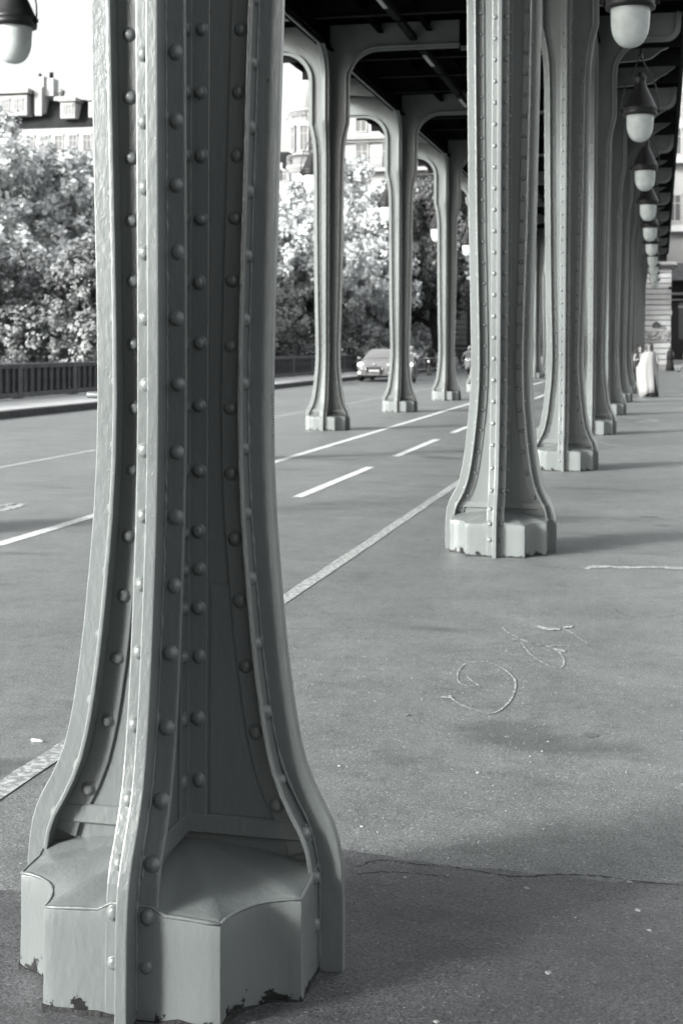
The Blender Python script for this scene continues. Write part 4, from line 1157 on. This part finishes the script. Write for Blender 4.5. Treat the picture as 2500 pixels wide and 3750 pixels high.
b = MB(); b.quadstrip([[(-.70, 1.06, 1.11), (-.35, .98, 1.115), (.35, .98, 1.115), (.70, 1.06, 1.11)], [(-.66, 1.29, 1.27), (-.33, 1.24, 1.285), (.33, 1.24, 1.285), (.66, 1.29, 1.27)], [(-.58, 1.62, 1.46), (-.3, 1.58, 1.475), (.3, 1.58, 1.475), (.58, 1.62, 1.46)]], closed=False, cap=False, smooth=True); b.obj('windscreen', M['car_glass'], car)
for s in (-1, 1):
    b = MB(); b.box(s * .675 - .012, s * .675 + .012, 1.55, 3.5, 1.1, 1.4); b.obj('side_window', M['window'], car)
    b = MB(); b.ell((s * .99, 1.18, 1.10), (.10, .07, .075)); b.box(min(s * .82, s * .95), max(s * .82, s * .95), 1.17, 1.21, 1.06, 1.09); b.obj('wing_mirror', M['car_paint'], car)
    b = MB(); b.ell((s * .70, .17, .80), (.155, .16, .105), 14, 8); b.obj('headlight', M['headlight'] if s < 0 else M['chrome'], car)
    b = MB(); b.ell((s * .70, .10, .42), (.115, .09, .085), 12, 8); b.obj('fog_lamp', M['headlight'] if s < 0 else M['chrome'], car)
    for yy in (.78, 3.35):
        b = MB(); b.lathe([(.001, -.11), (.27, -.11), (.33, -.09), (.345, -.03), (.345, .06), (.33, .1), (.001, .1)], 24, (s * .79, yy, .345), axis='x'); w_ = b.obj('wheel', M['rubber'], car)
        b = MB(); b.lathe([(.001, 0), (.1, .01), (.23, .02), (.235, -.01), (.001, -.02)], 16, (s * .90 if s > 0 else -.90, yy, .345), axis='x'); b.obj('rim', M['chrome'], w_)
# grille
b = MB(); b.box(-.40, .40, -.035, .05, .36, .70); b.obj('grille', M['black'], car)
b = MB(); b.tube([(-.42, -.045, .71), (-.40, -.055, .56), (-.34, -.06, .42), (-.22, -.065, .37), (.22, -.065, .37), (.34, -.06, .42), (.40, -.055, .56), (.42, -.045, .71)], .025, 8); b.obj('grille_surround', M['chrome'], car)
b = MB(); b.box(-.38, .38, -.055, -.035, .655, .672); b.box(-.38, .38, -.055, -.035, .61, .625); b.obj('grille_bar', M['chrome'], car)
b = MB(); b.box(-.26, .26, -.075, -.055, .46, .57); b.obj('number_plate', M['plate'], car)
b = MB(); b.ell((0, .0, .82), (.055, .035, .055)); b.obj('badge', M['chrome'], car)
b = MB(); b.box(-.66, .66, -.01, .10, .235, .30); b.obj('lower_intake', M['black'], car)
b = MB(); b.tube([(-.80, .10, .33), (-.5, .0, .315), (0, -.03, .31), (.5, .0, .315), (.80, .10, .33)], .035, 8); b.obj('bumper_lip', M['car_paint'], car)

# ------------------------------------------------------------------ people
def skin_body(name, joints, edges, rad, m, parent, sub=2):
    me = bpy.data.meshes.new(name); names = list(joints)
    me.from_pydata([joints[n] for n in names], [(names.index(a), names.index(c)) for a, c in edges], [])
    o = link(name, me, parent); me.materials.append(m)
    o.modifiers.new("skin", 'SKIN')
    for i, n in enumerate(names):
        r = rad[n]; r = (r, r) if not isinstance(r, tuple) else r
        me.skin_vertices[0].data[i].radius = r; me.skin_vertices[0].data[i].use_root = (n == 'pelvis')
    s = o.modifiers.new("sub", 'SUBSURF'); s.levels = sub; s.render_levels = sub
    o.modifiers['skin'].use_smooth_shade = True
    return o
RAD = dict(pelvis=(.15, .12), waist=(.13, .10), chest=(.165, .115), neck=(.055, .055), headb=(.07, .075), head=(.088, .10), headt=(.06, .07),
           shl=.058, ell=.043, wrl=.03, hal=.036, fil=.02, shr=.058, elr=.043, wrr=.03, har=.036, fir=.02, hipl=.09, knl=.062, anl=.042, fol=.045, tol=.035, hipr=.09, knr=.062, anr=.042, for_=.045, tor=.035)
EDG = [('pelvis', 'waist'), ('waist', 'chest'), ('chest', 'neck'), ('neck', 'headb'), ('headb', 'head'), ('head', 'headt'), ('chest', 'shl'), ('shl', 'ell'), ('ell', 'wrl'), ('wrl', 'hal'), ('hal', 'fil'), ('chest', 'shr'), ('shr', 'elr'), ('elr', 'wrr'), ('wrr', 'har'), ('har', 'fir'),
       ('pelvis', 'hipl'), ('hipl', 'knl'), ('knl', 'anl'), ('anl', 'fol'), ('fol', 'tol'), ('pelvis', 'hipr'), ('hipr', 'knr'), ('knr', 'anr'), ('anr', 'for_'), ('for_', 'tor')]
def standing(face=-1, stride=.12):
    """joint positions of an adult 1.7 m tall, facing -Y when face=-1"""
    f = face
    J = dict(pelvis=(0, 0, .95), waist=(0, 0, 1.1), chest=(0, 0, 1.32), neck=(0, f * .02, 1.47), headb=(0, f * .035, 1.53), head=(0, f * .045, 1.60), headt=(0, f * .03, 1.67),
             shl=(-.19, 0, 1.38), ell=(-.24, f * -.02, 1.12), wrl=(-.23, f * .08, .88), hal=(-.225, f * .11, .81), fil=(-.22, f * .12, .74), shr=(.19, 0, 1.38), elr=(.24, f * -.02, 1.12), wrr=(.23, f * .08, .88), har=(.225, f * .11, .81), fir=(.22, f * .12, .74),
             hipl=(-.10, 0, .88), knl=(-.10, f * stride * .6, .49), anl=(-.10, f * stride, .09), fol=(-.10, f * (stride + .08), .045), tol=(-.11, f * (stride + .17), .035), hipr=(.10, 0, .88), knr=(.10, -f * stride * .3, .49), anr=(.10, -f * stride, .1), for_=(.10, -f * (stride - .08), .05), tor=(.11, -f * (stride - .17), .035))
    return J
def face_parts(root, hx, hy, hz, f, m_hair, long=False, hat=None):
    b = MB(); b.ell((hx, hy + f * .088, hz - .005), (.014, .024, .03), 8, 6); b.ell((hx - .085, hy, hz), (.012, .022, .034), 8, 6); b.ell((hx + .085, hy, hz), (.012, .022, .034), 8, 6); b.obj('nose_and_ears', M['skin'], root)
    b = MB(); b.ell((hx - .032, hy + f * .084, hz + .02), (.013, .01, .008), 8, 6); b.ell((hx + .032, hy + f * .084, hz + .02), (.013, .01, .008), 8, 6); b.ell((hx, hy + f * .084, hz - .055), (.026, .008, .007), 8, 6); b.obj('eyes_and_mouth', M['hair'], root)
def hair(root, hx, hy, hz, f, m, length=.12, spread=.1):
    b = MB(); n = 16; rings = []
    prof = [(.01, .125), (.055, .115), (.088, .08), (.102, .03), (.106, -.03)] + [(.10 + spread * t * .3, -.03 - length * t) for t in (.3, .6, .85, 1.0)]
    for r_, z_ in prof:
        ring = []
        for k in range(n):
            a = 2 * PI * k / n; x = math.cos(a) * r_; y = math.sin(a) * r_ * 1.08
            fy = y * (-f)      # +ve at back
            if z_ < .06 and fy < .0: y = -f * (.02 + fy * .25)   # face opening
            w = 1 + .06 * math.sin(5 * a + z_ * 40)
            ring.append((hx + x * w, hy - f * .012 + y * w, hz + z_))
        rings.append(ring)
    b.quadstrip(rings, smooth=True); return b.obj('hair', m, root)
def cloth_rings(root, name, m, rings_spec, n=40, folds=9, amp=.05, seed=1, hem=None):
    """loft of elliptical rings (cx, cy, z, rx, ry) with vertical folds growing towards the hem"""
    b = MB(); rs = random.Random(seed); ph = [rs.uniform(0, 6) for _ in range(4)]; rings = []
    m_ = len(rings_spec)
    for i, (cx, cy, z, rx, ry) in enumerate(rings_spec):
        t = i / (m_ - 1); ring = []
        for k in range(n):
            a = 2 * PI * k / n
            w = 1 + amp * t * (math.sin(folds * a + ph[0]) + .5 * math.sin((folds * 2 + 1) * a + ph[1] + t))
            zz = z + (hem(a) * t ** 2 if hem else 0)
            ring.append((cx + rx * math.cos(a) * w, cy + ry * math.sin(a) * w, zz))
        rings.append(ring)
    b.quadstrip(rings, smooth=True); return b.obj(name, m, root)

# woman in the long white cape, walking away with the others (seen from behind)
wm = empty('person', (-.372, 49.2, 0), 'person in a long flowing white cape seen from behind near the right edge', 'person')
wm.scale = (1.08, 1.08, 1.09)
J = standing(1, .1)
J.update(ell=(-.27, .04, 1.16), wrl=(-.2, .2, 1.05), hal=(-.16, .26, 1.04), fil=(-.12, .3, 1.03))
skin_body('body', J, EDG, RAD, M['skin'], wm)
cloth_rings(wm, 'black_skirt', M['cloth_black'], [(0, 0, 1.0, .17, .13), (.02, 0, .7, .2, .17), (.06, -.02, .35, .19, .17), (.08, -.03, .02, .2, .18)], 32, 7, .05, 3)
cloth_rings(wm, 'white_cape', M['cloth_white'], [(0, 0, 1.46, .08, .075), (0, -.005, 1.43, .15, .11), (-.02, -.01, 1.36, .20, .14), (-.05, -.01, 1.22, .235, .17), (-.08, 0, 1.02, .30, .19), (-.09, 0, .8, .33, .2), (-.06, 0, .55, .31, .22), (-.04, 0, .35, .30, .24), (-.03, 0, .17, .29, .25)], 56, 8, .07, 5,
            hem=lambda a: .10 * math.cos(a) - .07 + .03 * math.sin(3 * a))
hair(wm, 0, .045, 1.60, 1, M['hair_mid'], .26, .12)
face_parts(wm, 0, .045, 1.60, 1, None)
# companion in black with a hood, at its left
pb = empty('person', (-.94, 58.6, 0), 'person in a black hooded coat and trousers left of the white cape', 'person')
pb.scale = (1.02, 1.02, 1.04)
J = standing(1, .16); J.update(elr=(.3, .1, 1.14), wrr=(.26, .26, 1.02), har=(.24, .32, 1.0), fir=(.22, .38, 1.0))
skin_body('body', J, EDG, {**RAD, 'knl': .075, 'knr': .075, 'anl': .06, 'anr': .06, 'hipl': .105, 'hipr': .105}, M['cloth_black'], pb)
cloth_rings(pb, 'coat', M['cloth_black'], [(0, 0, 1.5, .1, .09), (0, 0, 1.42, .2, .14), (0, 0, 1.2, .23, .17), (0, 0, .95, .22, .18), (.0, 0, .72, .25, .2)], 28, 6, .03, 2)
b = MB(); b.ell((0, .02, 1.6), (.125, .135, .16), 16, 10); b.ell((0, -.02, 1.47), (.15, .12, .1), 14, 8); b.obj('hood', M['cloth_black'], pb)
b = MB(); b.ell((0, .125, 1.59), (.06, .04, .085), 12, 8); b.obj('face', M['skin'], pb); face_parts(pb, 0, .08, 1.59, 1, None)
# woman facing the viewer between them
pw = empty('person', (-.79, 57.4, 0), 'woman with long dark hair facing the viewer between the hooded person and the white cape', 'person')
pw.scale = (1.04, 1.04, 1.04)
J = standing(-1, .1); J.update(ell=(-.26, -.06, 1.14), wrl=(-.14, -.2, 1.16), hal=(-.09, -.23, 1.18), fil=(-.04, -.24, 1.2))
skin_body('body', J, EDG, RAD, M['skin'], pw)
cloth_rings(pw, 'jacket', M['cloth_black'], [(0, 0, 1.47, .075, .07), (0, 0, 1.41, .2, .12), (0, 0, 1.2, .22, .15), (0, 0, .9, .21, .16)], 28, 6, .03, 4)
b = MB(); b.quadstrip([[(-.05, -.13, 1.42), (.05, -.13, 1.42), (.03, -.175, 1.0), (-.03, -.175, 1.0)], [(-.05, -.12, 1.42), (.05, -.12, 1.42), (.03, -.16, 1.0), (-.03, -.16, 1.0)]]); b.obj('shirt_front', M['cloth_grey'], pw)
cloth_rings(pw, 'trousers', M['cloth_grey'], [(0, 0, .95, .18, .14), (0, 0, .6, .17, .15), (0, 0, .12, .14, .16)], 24, 4, .04, 4)
hair(pw, 0, -.045, 1.60, -1, M['hair'], .24, .1); face_parts(pw, 0, -.045, 1.60, -1, None)
# dark figure in front of the dark opening
pd = empty('person', (.62, 101.5, 0), 'person dressed all in black standing right of the stone pier', 'person')
J = standing(1, .05); J.update(anr=(.16, 0, .1), for_=(.17, .08, .05), tor=(.18, .16, .035))
skin_body('body', J, EDG, RAD, M['skin'], pd)
cloth_rings(pd, 'coat', M['cloth_black'], [(0, 0, 1.48, .09, .08), (0, 0, 1.4, .22, .14), (0, 0, 1.1, .24, .17), (0, 0, .8, .25, .19)], 24, 5, .03, 7)
cloth_rings(pd, 'wide_trousers', M['cloth_black'], [(0, 0, .95, .2, .15), (0, 0, .5, .25, .18), (0, 0, .03, .30, .2)], 24, 4, .05, 8)
hair(pd, 0, .045, 1.6, 1, M['hair'], .12); face_parts(pd, 0, .045, 1.6, 1, None)
# walker whose leg enters at the right edge
pr = empty('person', (1.72, 96.0, 0), 'person in white trousers stepping in from the right edge, only a leg showing', 'person')
J = standing(-1, .1)
J.update(hipl=(-.08, 0, .88), knl=(-.2, -.05, .52), anl=(-.48, .02, .22), fol=(-.55, -.03, .14), tol=(-.62, -.06, .08))
skin_body('body', J, EDG, {**RAD, 'knl': .08, 'anl': .06, 'hipl': .11}, M['skin'], pr)
b = MB(); b.tube([(-.02, 0, .92), (-.1, -.01, .82), (-.2, -.05, .54), (-.34, -.02, .38), (-.45, .01, .26)], [.13, .12, .095, .08, .075], 12); b.tube([(.05, 0, .92), (.1, 0, .6), (.1, .05, .15)], [.12, .09, .07], 12); b.obj('trousers', M['cloth_white'], pr)
cloth_rings(pr, 'top', M['cloth_grey'], [(0, 0, 1.47, .08, .07), (0, 0, 1.4, .2, .13), (0, 0, .88, .19, .15)], 20, 4, .02, 9)
b = MB(); b.ell((-.57, -.03, .1), (.12, .06, .05)); b.obj('shoe', M['cloth_black'], pr); face_parts(pr, 0, -.045, 1.6, -1, None); hair(pr, 0, -.045, 1.6, -1, M['hair'], .1)

# ------------------------------------------------------------------ cyclist, seen from the front
def wheel(root, c, r, name='wheel', tyre=.022, spokes=14):
    b = MB(); n = 28; rings = []
    for k in range(n + 1):
        a = 2 * PI * k / n; rings.append([(c[0] + tyre * math.cos(t), c[1] + (r + tyre * math.sin(t)) * math.cos(a), c[2] + (r + tyre * math.sin(t)) * math.sin(a)) for t in (0, PI / 2, PI, 3 * PI / 2)])
    b.quadstrip(rings, cap=False); w_ = b.obj(name, M['rubber'], root)
    b = MB()
    for k in range(spokes):
        a = 2 * PI * k / spokes; b.tube([(c[0], c[1], c[2]), (c[0], c[1] + r * math.cos(a), c[2] + r * math.sin(a))], .004, 4)
    b.lathe([(.03, -.03), (.03, .03)], 8, c, axis='x'); b.obj('spokes', M['chrome'], w_)
    return w_
bk_ = empty('bicycle', (-12.95, 79.4, 0), 'bicycle ridden towards the viewer beside the far left kerb', 'bicycle')
wheel(bk_, (0, -.5, .34), .33); wheel(bk_, (0, .52, .34), .33)
b = MB(); b.tube([(0, -.5, .34), (0, -.40, .62), (0, -.36, .95)], .017); b.tube([(0, -.38, .86), (0, .22, .8)], .018); b.tube([(0, -.40, .68), (0, .1, .3)], .018); b.tube([(0, .1, .3), (0, .24, .95)], .018); b.tube([(0, .1, .3), (0, .52, .34)], .013); b.tube([(0, .22, .78), (0, .52, .34)], .011); b.obj('frame', M['cloth_grey'], bk_)
b = MB(); b.tube([(-.31, -.28, 1.0), (-.2, -.36, 1.02), (0, -.38, .98), (.2, -.36, 1.02), (.31, -.28, 1.0)], .014); b.obj('handlebar', M['chrome'], bk_)
b = MB(); b.ell((0, .26, .97), (.08, .14, .035)); b.obj('saddle', M['black'], bk_)
b = MB(); b.ell((0, -.46, .82), (.04, .04, .04)); b.obj('front_lamp', M['headlight'], bk_)
b = MB(); b.tube([(-.16, .1, .24), (-.1, .1, .24), (0, .1, .3), (.1, .1, .36), (.16, .1, .36)], .012); b.obj('pedals', M['black'], bk_)
pc = empty('person', (-12.95, 79.4, 0), 'cyclist dressed in black with dark cap riding towards the viewer', 'person')
J = dict(pelvis=(0, .25, 1.08), waist=(0, .18, 1.22), chest=(0, .07, 1.44), neck=(0, .02, 1.58), headb=(0, 0, 1.64), head=(0, -.01, 1.71), headt=(0, 0, 1.78), shl=(-.2, .07, 1.49), ell=(-.33, -.05, 1.25), wrl=(-.31, -.24, 1.06), hal=(-.3, -.29, 1.03), fil=(-.3, -.33, 1.0), shr=(.2, .07, 1.49), elr=(.33, -.05, 1.25), wrr=(.31, -.24, 1.06), har=(.3, -.29, 1.03), fir=(.3, -.33, 1.0),
         hipl=(-.11, .22, 1.0), knl=(-.15, -.12, .72), anl=(-.14, .08, .34), fol=(-.14, .0, .28), tol=(-.14, -.1, .27), hipr=(.11, .22, 1.0), knr=(.14, -.15, .82), anr=(.13, .08, .46), for_=(.13, 0, .4), tor=(.13, -.1, .39))
skin_body('body', J, EDG, {**RAD, 'ell': .055, 'elr': .055, 'shl': .08, 'shr': .08, 'knl': .08, 'knr': .08, 'anl': .05, 'anr': .05}, M['cloth_black'], pc)
b = MB(); b.ell((0, -.06, 1.70), (.065, .045, .085)); b.obj('face', M['skin'], pc); face_parts(pc, 0, -.02, 1.7, -1, None)
b = MB(); b.ell((0, 0, 1.77), (.1, .12, .065)); b.box(-.06, .06, -.17, -.08, 1.755, 1.765); b.obj('cap', M['cloth_black'], pc)
for s in (-1, 1):
    b = MB(); b.ell((s * .3, -.29, 1.03), (.045, .035, .03))
    for q in range(4): b.tube([(s * (.27 + .02 * q), -.31, 1.04), (s * (.27 + .02 * q), -.335, 1.015), (s * (.27 + .02 * q), -.31, .99)], .009, 6)
    b.obj('hand', M['skin'], pc)
    b = MB(); b.ell((s * .14, -.02, .265 if s < 0 else .385), (.05, .13, .045)); b.obj('shoe', M['cloth_white'], pc)
# ------------------------------------------------------------------ scooters
def scooter(loc, lab, labp, light, helmet, clothm, bm_col):
    sc = empty('motor_scooter', loc, lab, 'scooter', 'scooters coming along the roadway')
    wheel(sc, (0, -.62, .25), .20, tyre=.055); wheel(sc, (0, .62, .25), .20, tyre=.06)
    b = loft_sections([rounded(.10, .3, .5, -.75, k=.05), rounded(.19, .32, 1.0, -.6, k=.08), rounded(.2, .3, 1.05, -.45, k=.08), rounded(.17, .22, .42, -.2, k=.06), rounded(.18, .22, .42, .05, k=.06), rounded(.19, .25, .78, .25, k=.08), rounded(.19, .35, .82, .6, k=.08), rounded(.1, .5, .78, .9, k=.05)])
    b.obj('body', bm_col, sc)
    b = MB(); b.tube([(-.34, -.36, 1.1), (-.1, -.46, 1.12), (.1, -.46, 1.12), (.34, -.36, 1.1)], .02); b.obj('handlebar', M['black'], sc)
    for s in (-1, 1):
        b = MB(); b.ell((s * .1, -.62, .86), (.075, .05, .07)); b.obj('headlight', M['headlight'] if light else M['chrome'], sc)
        b = MB(); b.tube([(s * .2, -.44, 1.12), (s * .3, -.45, 1.3)], .01); b.ell((s * .31, -.45, 1.32), (.06, .02, .04)); b.obj('mirror', M['black'], sc)
    b = MB(); b.quadstrip([[(-.2, -.55, 1.0), (.2, -.55, 1.0)], [(-.17, -.47, 1.35), (.17, -.47, 1.35)]], closed=False, cap=False); b.obj('windshield', M['window'], sc)
    p = empty('person', loc, labp, 'person')
    J = dict(pelvis=(0, .25, .9), waist=(0, .2, 1.04), chest=(0, .12, 1.27), neck=(0, .08, 1.42), headb=(0, .06, 1.47), head=(0, .05, 1.55), headt=(0, .06, 1.6), shl=(-.2, .12, 1.33), ell=(-.33, -.05, 1.18), wrl=(-.33, -.3, 1.12), hal=(-.33, -.36, 1.11), fil=(-.31, -.4, 1.1), shr=(.2, .12, 1.33), elr=(.33, -.05, 1.18), wrr=(.33, -.3, 1.12), har=(.33, -.36, 1.11), fir=(.31, -.4, 1.1),
             hipl=(-.13, .2, .86), knl=(-.23, -.22, .8), anl=(-.18, -.22, .42), fol=(-.18, -.28, .37), tol=(-.18, -.38, .36), hipr=(.13, .2, .86), knr=(.23, -.22, .8), anr=(.18, -.22, .42), for_=(.18, -.28, .37), tor=(.18, -.38, .36))
    skin_body('body', J, EDG, {**RAD, 'shl': .09, 'shr': .09, 'ell': .06, 'elr': .06, 'knl': .08, 'knr': .08}, clothm, p)
    b = MB(); b.ell((0, .05, 1.57), (.13, .15, .15), 16, 10); b.obj('helmet', helmet, p)
    b = MB(); b.ell((0, -.04, 1.56), (.095, .075, .06), 14, 8); b.obj('visor', M['window'], p)
    return sc
scooter((-11.0, 62.4, 0), 'scooter with two lit headlights half hidden behind the second left column', 'rider in grey on the scooter with lit headlights', True, M['cloth_grey'], M['cloth_grey'], M['cloth_grey'])
scooter((-11.33, 84.5, 0), 'scooter half hidden behind the left edge of the second right-row column', 'scooter rider in white clothes and white helmet beside the second right-row column', False, M['cloth_white'], M['cloth_white'], M['cloth_grey'])
